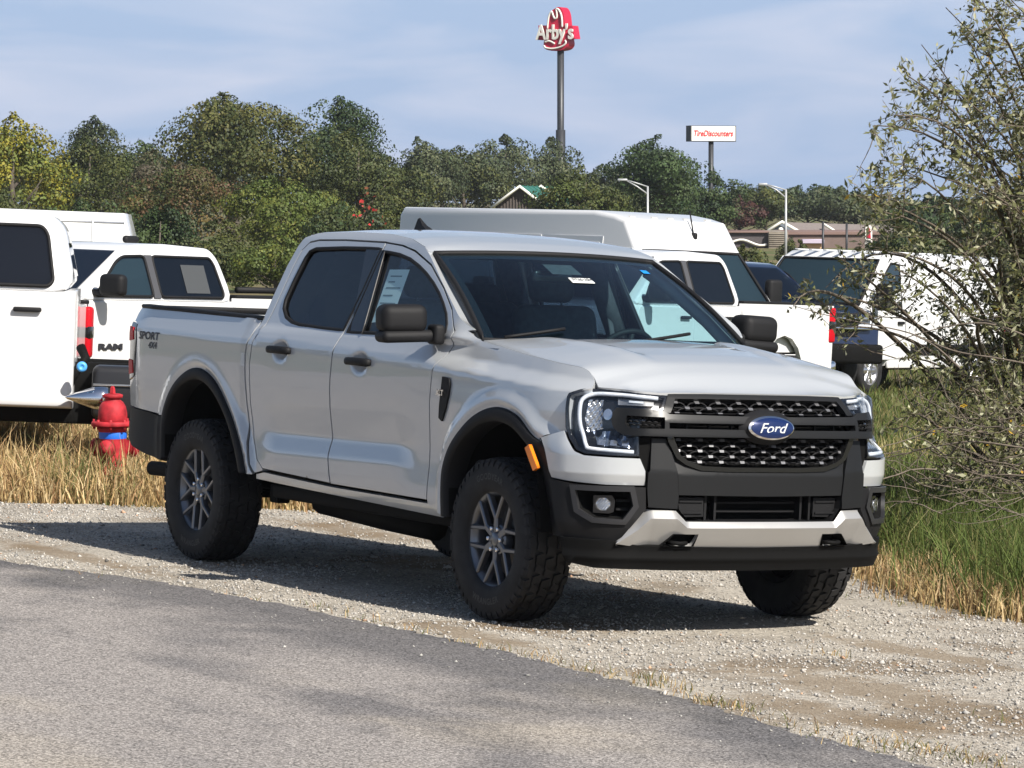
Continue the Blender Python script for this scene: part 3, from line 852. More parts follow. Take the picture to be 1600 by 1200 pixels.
for zz in (.64, .60):
    panel("intake_slat", [(.24, zz), (-.24, zz), (-.24, zz - .008), (.24, zz - .008)], front(1, -.07), CLAD, intake, .1, fl=.03, out=ofr)

# silver skid plate with two tow-hook notches
sk_r = [(0, .553), (.419, .553), (.470, .603), (.616, .606), (.745, .443)]
skid = [(-a, b) for a, b in reversed(sk_r[1:])] + sk_r + [(.640, .428), (.540, .424), (.0, .420), (-.540, .424), (-.640, .428)]
skid = [(-.745, .443), (-.616, .606), (-.470, .603), (-.419, .553), (.419, .553), (.470, .603), (.616, .606), (.745, .443), (.66, .430), (.0, .420), (-.66, .430)]
tow = [(.474, .494), (.350, .494), (.368, .436), (.532, .436)]
CRS = [(-.735, .449), (-.648, .512), (-.596, .566), (-.472, .566), (-.418, .524), (.418, .524), (.472, .566), (.596, .566), (.648, .512), (.735, .449)]
crs_z = lambda s: float(np.interp(s, [p[0] for p in CRS], [p[1] for p in CRS]))
lower = lambda s, z: .036 - .42 * (crs_z(s) - z) - .05 * max(0, abs(s) - .5)
upper = lambda s, z: .036 - .80 * (z - crs_z(s)) - .05 * max(0, abs(s) - .5)
sk = panel("skid_plate", CRS + [(.745, .443), (.66, .430), (.0, .420), (-.66, .430), (-.745, .443)], front(1, lower), SKID, truck, .03, .02, holes=[tow, [(-a, b) for a, b in tow]], fl=.02, out=ofr)
panel("skid_brow", [(-.745, .443), (-.616, .606), (-.470, .603), (-.419, .553), (.419, .553), (.470, .603), (.616, .606), (.745, .443)] + CRS[::-1], front(1, upper), SKID, sk, .03, .02, fl=.02, out=ofr)
for sg in (-1, 1):
    V = []; F = []
    rs = resample(tow, .05)
    for p in rs: V.append(FR(sg * p[0], p[1], .022)); V.append(FR(sg * (p[0] * .98 + .008), p[1], -.05))
    for i in range(len(rs)): j = (i + 1) % len(rs); F.append((2 * i, 2 * j, 2 * j + 1, 2 * i + 1))
    F.append(tuple(2 * i + 1 for i in range(len(rs))))
    mk("tow_pocket", V, F, FRAME, sk, False)
    tube("tow_hook", [FR(sg * .40, .452, -.03), FR(sg * .405, .452, .012), FR(sg * .44, .450, .020), FR(sg * .475, .452, .012), FR(sg * .485, .452, -.03)], .010, FRAME, sk, 8)
# black air dam
dam = [(-1.02, .458), (-.74, .455), (-.64, .434), (0, .428), (.64, .434), (.74, .455), (1.02, .458), (.985, .345), (.85, .325), (.5, .320), (0, .318), (-.5, .320), (-.85, .325), (-.985, .345)]
panel("air_dam", dam, front(1, lambda s, z: .004 + .012 * math.exp(-((z - .375) / .018) ** 2)), FRAME, truck, .06, .018, fl=.06, out=ofr)

# grille: black back, charcoal frames, mesh, twin bars, badge
gr = panel("grille", [(.535, 1.06), (.49, 1.135), (-.49, 1.135), (-.535, 1.06), (-.52, .93), (-.46, .85), (-.34, .80), (.34, .80), (.46, .85), (.52, .93)], front(1, -.065), VOID, truck, .08, fl=0, out=ofr)
gu_out = [(.548, 1.055), (.502, 1.141), (.3, 1.144), (-.3, 1.144), (-.502, 1.141), (-.548, 1.055)]
gu_in = [(.512, 1.045), (.470, 1.120), (.3, 1.122), (-.3, 1.122), (-.470, 1.120), (-.512, 1.045)]
panel("upper_frame", gu_out, front(1, .006), CHAR, gr, .04, .015, holes=[gu_in], fl=.03, out=ofr)
gl_out = [(.530, .950), (.524, .925), (.478, .846), (.430, .816), (.352, .791), (.2, .786), (-.2, .786), (-.352, .791), (-.430, .816), (-.478, .846), (-.524, .925), (-.530, .950)]
gl_in = [(.500, .955), (.490, .926), (.458, .858), (.415, .832), (.340, .812), (.2, .807), (-.2, .807), (-.340, .812), (-.415, .832), (-.458, .858), (-.490, .926), (-.500, .955)]
panel("lower_frame", gl_out, front(1, .012), BLACKG, gr, .04, .015, holes=[gl_in], fl=.05, out=ofr)
# wavy mesh with bright tabs
def grille_mesh(rows, z0, dz, hw, zlo, zhi, shape):
    V = []; F = []; TV = []; TF = []
    for r in range(rows):
        z = z0 - r * dz; ph = .058 * (r % 2)
        k = -6
        for k in range(-5, 6):
            s = k * .116 + ph
            if abs(s) > hw: continue
            if not inside([(s, z)], shape)[0]: continue
            # tab
            b = len(TV)
            for ss, zz, oo in ((-.011, -.0055, -.010), (.011, -.0055, -.010), (.013, .0055, -.016), (-.013, .0055, -.016), (-.011, -.0055, -.04), (.011, -.0055, -.04), (.013, .0055, -.04), (-.013, .0055, -.04)):
                TV.append(FR(s + ss, z + zz, oo))
            TF += [(b, b + 1, b + 2, b + 3), (b + 4, b + 5, b + 1, b), (b + 3, b + 2, b + 6, b + 7), (b, b + 3, b + 7, b + 4), (b + 1, b + 5, b + 6, b + 2)]
            # arched bars to the neighbours in the next row
            for d in (-1, 1):
                e = (s + d * .058, z - dz)
                if not inside([e], shape)[0]: e = (s + d * .040, z - dz * .6)
                pts = [FR(s + d * .010, z - .003, -.022), FR(s + d * .028, z - .004, -.020), FR(s + d * .042, z - .010, -.022), FR(e[0] - d * .004, e[1] + .004, -.026)]
                tube("", pts, .0042, None, n=5, V=V, F=F, cap=False)
        # fine horizontal backing bar
        w = [s for s in np.linspace(-hw, hw, 40) if inside([(s, z)], shape)[0]]
        if len(w) > 2: tube("", [FR(s, z - .002, -.040) for s in w], .005, None, n=5, V=V, F=F, cap=False)
    m_ = mk("mesh", V, F, mat("mesh_black", (.008, .008, .009), .55, 0, .2), gr); m_['kind'] = 'stuff'
    t_ = mk("mesh_tabs", TV, TF, mat("mesh_tab", (.20, .20, .21), .35, .5), gr, False); t_['kind'] = 'stuff'
grille_mesh(3, 1.104, .0255, .52, 1.03, 1.12, gu_in)
grille_mesh(5, .932, .0255, .50, .80, .95, gl_in)
bar_out = [(.515, .947), (.727, .946), (.765, .960), (.790, .985), (.798, 1.012), (.793, 1.050), (.777, 1.070), (.709, 1.072), (.560, 1.068), (.520, 1.050)]
bar_poly = bar_out + [(.18, 1.046), (-.18, 1.046)] + [(-a, b) for a, b in reversed(bar_out)] + [(-.18, .948), (.18, .948)]
pm = [(.729, 1.022), (.720, 1.037), (.545, 1.035), (.547, .982), (.708, .980), (.727, .997)]
ch = [(.525, 1.011), (-.525, 1.011), (-.525, .984), (.525, .984)]
def bar_off(s, z):
    e = min(abs(z - .947), abs(z - 1.047)) if abs(s) < .54 else min(abs(z - .946), abs(z - 1.071))
    return .030
gb = panel("grille_bar", bar_poly, front(1, bar_off), CHAR, gr, .03, .010, holes=[pm, [(-a, b) for a, b in pm], ch], fl=.035, out=ofr)
for sg in (-1, 1):
    panel("bar_end_back", offset_poly(pm, -.006), front(sg, -.004), VOID, gb, .06, fl=0, out=ofr)
    V = []; F = []
    for i in range(6):
        for j in range(3):
            s = .56 + i * .030 + (.015 if j % 2 else 0); z = .994 + j * .015
            if s > .715: continue
            tube("", [FR(sg * s, z, .010), FR(sg * (s + .012), z + .004, .012), FR(sg * (s + .024), z, .010)], .0035, None, n=5, V=V, F=F)
    mk("bar_end_mesh", V, F, CLAD, gb)['kind'] = 'stuff'
for q in range(8):
    s = -.42 + q * .12
    if abs(s) < .14: continue
    panel("bar_post", [(s + .004, 1.012), (s - .004, 1.012), (s - .004, .983), (s + .004, .983)], front(1, -.012), CLAD, gb, .05, fl=.02, out=ofr)

def oval_dome(name, hw, hh, base, h, m, parent, edge=.3, n=48, c=(0, .996)):
    V = [FR(c[0], c[1], base + h)]; F = []; R = 6
    for r in range(1, R + 1):
        t = r / R
        for i in range(n):
            a = 2 * math.pi * i / n
            V.append(FR(c[0] + hw * t * math.cos(a), c[1] + hh * t * math.sin(a), base + h * (1 - t ** 4)))
    for i in range(n): F.append((0, 1 + i, 1 + (i + 1) % n))
    for r in range(R - 1):
        for i in range(n):
            a = 1 + r * n + i; b = 1 + r * n + (i + 1) % n
            F.append((a, a + n, b + n, b))
    return mk(name, V, F, m, parent)
bd = oval_dome("badge_surround", .158, .082, .012, .048, CLAD, gr)
oval_dome("badge_rim", .128, .0555, .052, .016, CHROME, bd)
oval_dome("badge_field", .117, .0475, .0625, .0085, BLUEOVAL, bd)
mF = Matrix(((0, 0, 1, 0), (1, 0, 0, 0), (0, 1, 0, 0), (0, 0, 0, 1)))
px, py, pz = FR(0, .994, .0715)
text_mesh("badge_lettering", "Ford", .066, mat("badge_silver", (.80, .80, .82), .35, .3), Matrix.Translation((px, py, pz)) @ mF, bd, .0012, shear=.35, bold=.0002, width=.155)

# ---- wheels
def make_wheel(name, sg, x, spin):
    w = bpy.data.objects.new(name, None); COL.objects.link(w); w.parent = truck
    w.location = (x, sg * .81 if sg < 0 else .838, .3945)
    W = .128
    # carcass: profile (r, y) with y out of the truck = -W side when sg = -1
    prof = [(.225, -.098), (.232, -.110), (.250, -.119), (.285, -.1275), (.320, -.128), (.350, -.124), (.366, -.116), (.376, -.100), (.380, -.06), (.381, 0), (.380, .06), (.376, .100), (.366, .116), (.350, .124), (.320, .128), (.285, .1275), (.250, .119), (.232, .110), (.225, .098)]
    ty = lathe("tyre", prof, RUBBER, w, 96, 'Y')
    # tread blocks
    V = []; F = []; rng = random.Random(3)
    rows = [(-.118, -.088, .36, 0.0), (-.080, -.036, .30, .5), (-.028, .024, .34, .1), (.032, .078, .30, .6), (.086, .118, .36, .2)]
    N = 46
    for y0, y1, dzg, ph in rows:
        for i in range(N):
            a0 = (i + ph) / N * 2 * math.pi; da = 2 * math.pi / N * .80
            k = .45 * (1 if i % 2 else -1) * 2 * math.pi / N * .35
            q = []
            for (yy, aa) in ((y0, a0 + k), (y1, a0 - k), (y1 - (.006 if i % 2 else 0), a0 + da - k), (y0 + (.006 if i % 2 else 0), a0 + da + k)):
                for r in (.372, .3945 - .012 * (abs(yy) / .118) ** 4):
                    q.append((r * math.cos(aa), yy, r * math.sin(aa)))
            b = len(V); V += q
            F += [(b + 1, b + 3, b + 5, b + 7), (b, b + 2, b + 3, b + 1), (b + 2, b + 4, b + 5, b + 3), (b + 4, b + 6, b + 7, b + 5), (b + 6, b, b + 1, b + 7)]
            # shoulder lug down the side wall
            if abs(y0) > .1 or abs(y1) > .11:
                ys = -1 if y0 < 0 else 1
                b = len(V)
                for aa in (a0 + k * .2, a0 + da * .85):
                    V += [(.386 * math.cos(aa), ys * .112, .386 * math.sin(aa)), (.366 * math.cos(aa), ys * .1255, .366 * math.sin(aa)), (.348 * math.cos(aa), ys * .1265, .348 * math.sin(aa)), (.350 * math.cos(aa), ys * .118, .350 * math.sin(aa))]
                F += [(b, b + 1, b + 5, b + 4), (b + 1, b + 2, b + 6, b + 5), (b, b + 1, b + 2, b + 3), (b + 4, b + 5, b + 6, b + 7)]
    t_ = mk("tread", V, F, RUBBER, ty, False); t_['kind'] = 'stuff'
    # side-wall lettering
    if True:
        for word, a_c, up in (("GOODYEAR", 90, 1), ("WRANGLER", 270, -1)):
            def bend(co, a_c=a_c, up=up):
                r = .300 + up * co.y
                a = rad(a_c) - up * co.x / .300
                return Vector((r * math.cos(a), -(.1275 + co.z), r * math.sin(a)))
            ob = text_mesh("lettering", word, .042, mat("rubber_letter", (.032, .032, .033), .6), Matrix.Identity(4), ty, .0015, bold=.001, space=1.12, bend=bend)
            if sg > 0: ob.rotation_euler = (0, 0, math.pi)
    rim = bpy.data.objects.new("rim", None); COL.objects.link(rim); rim.parent = w
    # barrel and lip
    lathe("barrel", [(.226, -.100), (.236, -.106), (.238, -.100), (.228, -.094), (.214, -.085), (.205, -.03), (.200, .08), (.222, .10)], RIMM, rim, 64, 'Y')
    lathe("brake_disc", [(.0, -.012), (.165, -.012), (.168, -.004), (.168, .012), (.0, .012)], BRAKE, rim, 40, 'Y')
    lathe("dark_backing", [(.0, .05), (.204, .05)], VOID, rim, 32, 'Y')
    # six forked spokes
    V = []; F = []
    def bar(p, q, w0, w1, y0, y1, depth=.03):
        P, Q = Vector((p[0], p[1])), Vector((q[0], q[1])); d = (Q - P).normalized(); nrm = Vector((-d.y, d.x))
        b = len(V)
        for (c, w_, y) in ((P, w0, y0), (Q, w1, y1)):
            for sx, dy in ((-1, .006), (-.55, 0), (.55, 0), (1, .006)):
                e = c + nrm * (w_ * sx); V.append((e.x, -(y - dy), e.y))
            for sx in (-1.15, 1.15):
                e = c + nrm * (w_ * sx); V.append((e.x, -(y - depth), e.y))
        F.extend([(b, b + 1, b + 7, b + 6), (b + 1, b + 2, b + 8, b + 7), (b + 2, b + 3, b + 9, b + 8), (b + 4, b, b + 6, b + 10), (b + 3, b + 5, b + 11, b + 9)])
        F.extend([(b + 4, b, b + 1, b + 2, b + 3, b + 5), (b + 10, b + 6, b + 7, b + 8, b + 9, b + 11)])
    pol = lambda r, a: (r * math.cos(a), r * math.sin(a))
    for k in range(6):
        a = rad(60 * k + spin)
        bar(pol(.035, a), pol(.112, a), .019, .016, .088, .090)
        for s2 in (-1, 1):
            bar(pol(.100, a + s2 * .03), pol(.224, a + s2 * rad(19)), .0105, .0105, .090, .098)
    mk("spokes", V, F, RIMM, rim, False)
    lathe("hub", [(.0, -.094), (.030, -.094), (.034, -.090), (.036, -.076), (.072, -.076), (.078, -.070), (.078, -.03)], RIMM, rim, 32, 'Y')
    for k in range(6):
        a = rad(60 * k + spin + 30)
        V = []; F = []
        lathe("", [(.0, -.098), (.009, -.098), (.0115, -.094), (.0115, -.07)], None, None, 8, 'Y', V, F)
        V = [(v[0] + .057 * math.cos(a), v[1], v[2] + .057 * math.sin(a)) for v in V]
        mk("wheel_nut", V, F, CHROME, rim)
    if sg > 0: rim.rotation_euler = (0, 0, math.pi)
    return w
for x, sp in ((0.0, 30), (-3.27, 0)):
    for sg in (-1, 1): make_wheel("wheel", sg, x, sp)

# ---- bed, tailgate, underbody
for sg in (-1, 1):
    pts = [(-2.64, 1.372), (-3.15, 1.381), (-3.63, 1.389), (-4.16, 1.393)]
    V = []; F = []
    sec = [(-.004, -.016), (.002, -.004), (-.006, .006), (-.05, .008), (-.072, .0), (-.072, -.03)]
    P = resample(pts, .2, False)
    for (x, z) in P:
        y0 = GY(x, 1.36) + .002
        for dy, dz in sec: V.append((x, sg * (y0 + dy), z + dz))
    k = len(sec)
    for i in range(len(P) - 1):
        for j in range(k - 1): F.append((i * k + j, i * k + j + 1, (i + 1) * k + j + 1, (i + 1) * k + j))
    F.append(tuple(range(k))); F.append(tuple(range((len(P) - 1) * k, len(P) * k)))
    mk("bed_rail_cap", V, F, CLAD, truck)
    panel("bed_inner_wall", [(-2.64, 1.365), (-4.16, 1.385), (-4.16, 1.10), (-2.64, 1.10)], lambda x, z, sg=sg: (x, sg * .775, z), PAINT, truck, .4, fl=0, out=(0, -sg, 0))
rbox("bed_floor", (-3.40, 0, 1.09), (1.52, 1.56, .04), mat("bed_liner", (.03, .03, .032), .8), truck, .005)
rbox("bed_headboard", (-2.660, 0, 1.09), (.05, 1.60, .54), PAINT, truck, .01)
tg = rbox("tailgate", (-4.255, 0, 1.075), (.07, 1.56, .58), PAINT, truck, .02, 3)
rbox("tailgate_cap", (-4.250, 0, 1.378), (.085, 1.60, .03), CLAD, tg, .01)
rbox("tailgate_handle", (-4.296, 0, 1.27), (.02, .22, .06), CLAD, tg, .008)
rbox("rear_bumper", (-4.26, 0, .66), (.16, 1.62, .20), CLAD, truck, .04, 3)
rbox("chassis", (-1.8, 0, .52), (4.7, 1.10, .22), FRAME, truck, .03)
rbox("belly", (-1.55, 0, .60), (2.1, 1.64, .16), FRAME, truck, .03)
rbox("engine_shield", (.30, 0, .56), (1.0, 1.12, .34), FRAME, truck, .03)
rbox("engine_block", (.10, 0, .90), (1.0, .86, .46), VOID, truck, .03)
rbox("bed_underside", (-3.4, 0, .76), (1.5, .84, .14), FRAME, truck, .03)
for x in (0, -3.27):
    tube("axle", [(x, -.72, .394), (x, .72, .394)], .045, FRAME, truck, 10)
rbox("differential", (-3.27, .0, .40), (.26, .30, .26), FRAME, truck, .09, 4)
for sg in (-1, 1): rbox("leaf_spring", (-3.2, sg * .52, .42), (1.3, .07, .05), FRAME, truck, .01)
tube("exhaust", [(-2.2, -.60, .47), (-3.0, -.60, .46), (-3.9, -.66, .45), (-4.30, -.70, .445)], .042, FRAME, truck, 14)
tube("fuel_tank_guard", [(-2.35, -.60, .40), (-1.6, -.60, .37), (-1.1, -.60, .36)], .07, FRAME, truck, 10)
rbox("hitch_bracket", (-2.62, -.72, .42), (.10, .08, .10), FRAME, truck, .01)

for sg in (-1, 1):
    for x in (0.03, -3.24):
        rbox("inner_fender", (x, sg * .43, .74), (1.10, .03, .62), VOID, truck, .01)
# ---- cabin
rbox("cabin_floor", (-1.6, 0, .70), (2.1, 1.66, .10), CABIN, truck, .02)
rbox("firewall", (-.42, 0, .98), (.08, 1.60, .60), CABIN, truck, .02)
rbox("cabin_rear_wall", (-2.585, 0, 1.02), (.06, 1.60, .66), CABIN, truck, .02)
panel("rear_window", [(-.62, 1.35), (.62, 1.35), (.55, 1.74), (-.55, 1.74)], lambda y, z: (-2.62 + .08 * max(0, z - 1.5), y, z), GLASS_T, truck, .2, fl=0, out=(-1, 0, 0))
rw = [(-.66, 1.32), (.66, 1.32), (.78, 1.34), (.60, 1.83), (-.60, 1.83), (-.78, 1.34)]
panel("cab_back", [(-.80, 1.30), (.80, 1.30), (.615, 1.828), (-.615, 1.828)], lambda y, z: (-2.60 + .09 * max(0, z - 1.5), y, z), PAINT, truck, .1, holes=[[(-.60, 1.36), (.60, 1.36), (.53, 1.73), (-.53, 1.73)]], fl=.02, out=(-1, 0, 0))
panel("headliner", [(-2.52, -.60), (-1.18, -.58), (-1.12, 0), (-1.18, .58), (-2.52, .60)], lambda x, y: (x, y, zroof_e(x) - .035), CABIN, truck, .2, fl=0, out=(0, 0, -1))
# dashboard
V = []; F = []
dsec = [(-.30, 1.292), (-.42, 1.312), (-.58, 1.318), (-.72, 1.300), (-.80, 1.25), (-.78, 1.10), (-.70, .95), (-.45, .90)]
for y in np.linspace(-.76, .76, 9):
    for x, z in dsec: V.append((x, y, z + (.018 * math.exp(-((y - .38) / .2) ** 2) if z > 1.2 else 0)))
k = len(dsec)
for i in range(8):
    for j in range(k - 1): F.append((i * k + j, i * k + j + 1, (i + 1) * k + j + 1, (i + 1) * k + j))
mk("dashboard", V, F, mat("dash_top", (.020, .022, .026), .75), truck)
rbox("dash_screen", (-.79, 0, 1.20), (.02, .26, .24), BLACKG, truck, .005)
sw = Matrix.Translation((-.94, .38, 1.225)) @ Matrix.Rotation(rad(-64), 4, 'Y')
tube("steering_wheel", [sw @ Vector((.185 * math.cos(a), .185 * math.sin(a), 0)) for a in np.linspace(0, 2 * math.pi, 40, endpoint=False)], .016, CLAD, truck, 8, True)
V = []; F = []
for a in (0, 180, 270):
    tube("", [sw @ Vector((0, 0, -.03)), sw @ Vector((.18 * math.sin(rad(a + 90)), .18 * math.cos(rad(a + 90)), 0))], .016, None, n=6, V=V, F=F)
tube("", [sw @ Vector((0, 0, 0)), sw @ Vector((0, 0, -.22))], .04, None, n=8, V=V, F=F)
mk("steering_column", V, F, CLAD, truck)
def seat(x, y, w=.50, rear=False):
    s = rbox("seat", (x, y, .93), (.52, w, .20), CABIN, truck, .06, 3)
    rbox("backrest", (x - .27, y, 1.20), (.15, w, .62), CABIN, s, .07, 4, rot=(0, rad(-14), 0))
    if not rear:
        rbox("headrest", (x - .37, y, 1.600), (.11, .27, .17), CABIN, s, .055, 4, rot=(0, rad(-10), 0))
        for yy in (-.06, .06): tube("headrest_post", [(x - .36, y + yy, 1.55), (x - .33, y + yy, 1.42)], .007, STEEL, s, 6)
seat(-1.32, -.38); seat(-1.32, .38)
seat(-2.16, 0, 1.30, True)
for y in (-.40, .40):
    rbox("rear_headrest", (-2.50, y, 1.52), (.10, .26, .16), CABIN, truck, .05, 4)
rbox("interior_mirror", (-1.02, -.02, 1.655), (.03, .23, .065), BLACKG, truck, .015, 3)
for sg in (-1, 1):
    rbox("door_card", (-1.15, sg * .80, 1.0), (1.05, .05, .62), CABIN, truck, .02)
    rbox("door_card", (-2.1, sg * .80, 1.0), (.85, .05, .62), CABIN, truck, .02)
    # cabin trim behind the pillars
    tube("pillar_lining", [(-1.62, sg * .77, 1.34), (-1.66, sg * .60, 1.76)], .055, CABIN, truck, 8)
    tube("pillar_lining", [(-2.52, sg * .74, 1.34), (-2.50, sg * .56, 1.76)], .06, CABIN, truck, 8)
    tube("pillar_lining", [Vector(ws_fn(sg * .99, v)) + Vector((-.03, -sg * .01, -.05)) for v in (0.02, .35, .7, .98)], .035, HEADLINER, truck, 8)
    tube("seat_belt", [(-1.66, sg * .70, 1.62), (-1.56, sg * .70, 1.35), (-1.50, sg * .68, 1.0)], .018, CABIN, truck, 6, scale=(1, .2))
# price sheet in the front passenger window
ps = panel("window_sheet", [(-1.50, 1.66), (-1.29, 1.665), (-1.27, 1.40), (-1.47, 1.385)], side(-1, -.024), PAPER, truck, .1, fl=0, out=(0, -1, 0))
for i, z in enumerate((1.63, 1.60, 1.57, 1.53, 1.49, 1.455, 1.43)):
    w = (.12, .07, .15, .10, .16, .12, .15)[i]
    panel("print_line", [(-1.46, z), (-1.46 + w, z + .002), (-1.46 + w, z - .005), (-1.46, z - .007)], side(-1, -.0225), mat("print_grey", (.25, .27, .28), .8), ps, .1, fl=0, out=(0, -1, 0))
# ------------------------------------------------------------------ ground
def lot_lift(y):
    """the lot falls away to the pickup's left and levels out past 22 m"""
    t = np.maximum(0, np.asarray(y, float) - 22.0)
    return .0445 * (t - 14 * (1 - np.exp(-t / 14)))
def lot_z(x, y):
    return float(lot_lift(y))
def ground_at(X, Y):
    """height of the ground under world (X, Y)"""
    z = 0.0
    for _ in range(12):
        l = LOTI @ Vector((X, Y, z)); z += (lot_z(l.x, l.y) - l.z) * .9
    return z
def at(px, py, Y):
    """world point on the line of sight through photo pixel (px, py) at depth Y"""
    a = rad(3.03); u = (px - 800) / 5766.6; v = -(py - 600) / 5766.6
    d = Vector((u, math.cos(a) + math.sin(a) * v, -math.sin(a) + math.cos(a) * v))
    return Vector((0, 0, CAM_H)) + d * (Y / d.y)

def noise_ground(name, stops, scale, detail=8, rough=.6, patch=None, fine=None, bump=.5, bdist=.01, bscale=200, r=.95):
    """stops: colour ramp on a fine noise; patch: (colour, scale, lo, hi) blotches laid over; fine: (scale, amount) speckle"""
    m = bpy.data.materials.new(name); m.use_nodes = True
    nt = m.node_tree; N = nt.nodes; L = nt.links; b = N['Principled BSDF']
    b.inputs['Roughness'].default_value = r; b.inputs['Specular IOR Level'].default_value = .25
    tc = N.new('ShaderNodeTexCoord')
    n1 = N.new('ShaderNodeTexNoise'); n1.inputs['Scale'].default_value = scale; n1.inputs['Detail'].default_value = detail; n1.inputs['Roughness'].default_value = rough
    L.new(tc.outputs['Object'], n1.inputs['Vector'])
    cr = N.new('ShaderNodeValToRGB')
    while len(cr.color_ramp.elements) < len(stops): cr.color_ramp.elements.new(.5)
    for e, (p, c) in zip(cr.color_ramp.elements, stops): e.position = p; e.color = (*c, 1)
    L.new(n1.outputs['Fac'], cr.inputs['Fac'])
    cur = cr.outputs['Color']
    for pt in (patch or []):
        col, sc, lo, hi, amt = pt[:5]
        mp = N.new('ShaderNodeMapping'); L.new(tc.outputs['Object'], mp.inputs['Vector'])
        if len(pt) > 5: mp.inputs['Scale'].default_value = pt[5]
        if len(pt) > 6: mp.inputs['Location'].default_value = pt[6]
        n2 = N.new('ShaderNodeTexNoise'); n2.inputs['Scale'].default_value = sc; n2.inputs['Detail'].default_value = 4; n2.inputs['Roughness'].default_value = .55; n2.inputs['Distortion'].default_value = .3
        L.new(mp.outputs['Vector'], n2.inputs['Vector'])
        mr = N.new('ShaderNodeMapRange'); mr.interpolation_type = 'SMOOTHSTEP'
        mr.inputs['From Min'].default_value = lo; mr.inputs['From Max'].default_value = hi; mr.inputs['To Max'].default_value = amt
        L.new(n2.outputs['Fac'], mr.inputs['Value'])
        mx = N.new('ShaderNodeMix'); mx.data_type = 'RGBA'; mx.inputs['B'].default_value = (*col, 1)
        L.new(mr.outputs['Result'], mx.inputs['Factor']); L.new(cur, mx.inputs['A'])
        cur = mx.outputs['Result']
    if fine:
        n3 = N.new('ShaderNodeTexVoronoi'); n3.inputs['Scale'].default_value = fine[0]
        L.new(tc.outputs['Object'], n3.inputs['Vector'])
        sp = N.new('ShaderNodeSeparateColor'); L.new(n3.outputs['Color'], sp.inputs['Color'])
        mr = N.new('ShaderNodeMapRange'); mr.inputs['To Min'].default_value = 1 - fine[1]; mr.inputs['To Max'].default_value = 1 + fine[1]
        L.new(sp.outputs['Red'], mr.inputs['Value'])
        sc_ = N.new('ShaderNodeVectorMath'); sc_.operation = 'SCALE'; L.new(cur, sc_.inputs[0]); L.new(mr.outputs['Result'], sc_.inputs['Scale'])
        cur = sc_.outputs['Vector']
    L.new(cur, b.inputs['Base Color'])
    n4 = N.new('ShaderNodeTexNoise'); n4.inputs['Scale'].default_value = bscale; n4.inputs['Detail'].default_value = 4
    L.new(tc.outputs['Object'], n4.inputs['Vector'])
    bp = N.new('ShaderNodeBump'); bp.inputs['Strength'].default_value = bump; bp.inputs['Distance'].default_value = bdist
    L.new(n4.outputs['Fac'], bp.inputs['Height']); L.new(bp.outputs['Normal'], b.inputs['Normal'])
    return m

SOIL = noise_ground("soil_and_thatch", [(.3, (.10, .085, .045)), (.5, (.17, .135, .07)), (.7, (.12, .12, .05))], 5, patch=[((.075, .10, .03), .35, .42, .58, .9)], bscale=40, bdist=.03)
GRAV = noise_ground("gravel_fines", [(.30, (.25, .222, .182)), (.5, (.39, .355, .30)), (.7, (.48, .44, .38))], 38, fine=(75, .35),
                    patch=[((.17, .118, .066), .75, .52, .64, .85), ((.25, .22, .18), 1.6, .48, .62, .6)], bump=.9, bdist=.012, bscale=90)
ASPH = noise_ground("worn_asphalt", [(.30, (.180, .166, .155)), (.5, (.285, .262, .245)), (.7, (.395, .362, .335))], 80, fine=(115, .56),
                    patch=[((.10, .098, .104), .80, .48, .66, .65, (.55, 1.0, 1.0)), ((.40, .35, .28), .6, .52, .70, .55, (.6, 1, 1), (7, 3, 0)), ((.09, .09, .096), 2.2, .56, .70, .35, (.4, 1, 1), (3, 9, 0))], bump=1.0, bdist=.010, bscale=120)

def add_edge(m, col, amt):
    nt = m.node_tree; N = nt.nodes; L = nt.links; b = N['Principled BSDF']
    cur = b.inputs['Base Color'].links[0].from_socket
    tc = N.new('ShaderNodeTexCoord'); sp = N.new('ShaderNodeSeparateXYZ'); L.new(tc.outputs['Object'], sp.inputs['Vector'])
    nz = N.new('ShaderNodeTexNoise'); nz.inputs['Scale'].default_value = 1.3; nz.inputs['Detail'].default_value = 6; L.new(tc.outputs['Object'], nz.inputs['Vector'])
    ad = N.new('ShaderNodeMath'); ad.operation = 'MULTIPLY_ADD'; ad.inputs[1].default_value = 1.6; L.new(nz.outputs['Fac'], ad.inputs[0]); L.new(sp.outputs['Y'], ad.inputs[2])
    mr = N.new('ShaderNodeMapRange'); mr.interpolation_type = 'SMOOTHSTEP'; mr.inputs['From Min'].default_value = -1.95; mr.inputs['From Max'].default_value = -1.15; mr.inputs['To Max'].default_value = amt
    L.new(ad.outputs[0], mr.inputs['Value'])
    mx = N.new('ShaderNodeMix'); mx.data_type = 'RGBA'; mx.blend_type = 'MULTIPLY'; mx.inputs['B'].default_value = (*col, 1)
    L.new(mr.outputs['Result'], mx.inputs['Factor']); L.new(cur, mx.inputs['A']); L.new(mx.outputs['Result'], b.inputs['Base Color'])
add_edge(ASPH, (.42, .44, .48), .85)

# one sheet to the horizon
gx = np.concatenate([np.linspace(-500, -60, 12), np.linspace(-50, 20, 71), np.linspace(40, 300, 8)])
gy = np.concatenate([np.linspace(-150, -14, 9), np.linspace(-12, 60, 73), np.linspace(75, 600, 16)])
GX, GYY = np.meshgrid(gx, gy, indexing='ij')
Vg = np.stack([GX, GYY, lot_lift(GYY) - .010], -1).reshape(-1, 3)
ii, jj = np.meshgrid(np.arange(len(gx) - 1), np.arange(len(gy) - 1), indexing='ij'); a0 = (ii * len(gy) + jj).ravel()
Fg = np.stack([a0, a0 + len(gy), a0 + len(gy) + 1, a0 + 1], 1)
gr_ = mk_np("ground", Vg, Fg, SOIL, smooth=True); gr_.matrix_world = LOT; gr_['kind'] = 'structure'

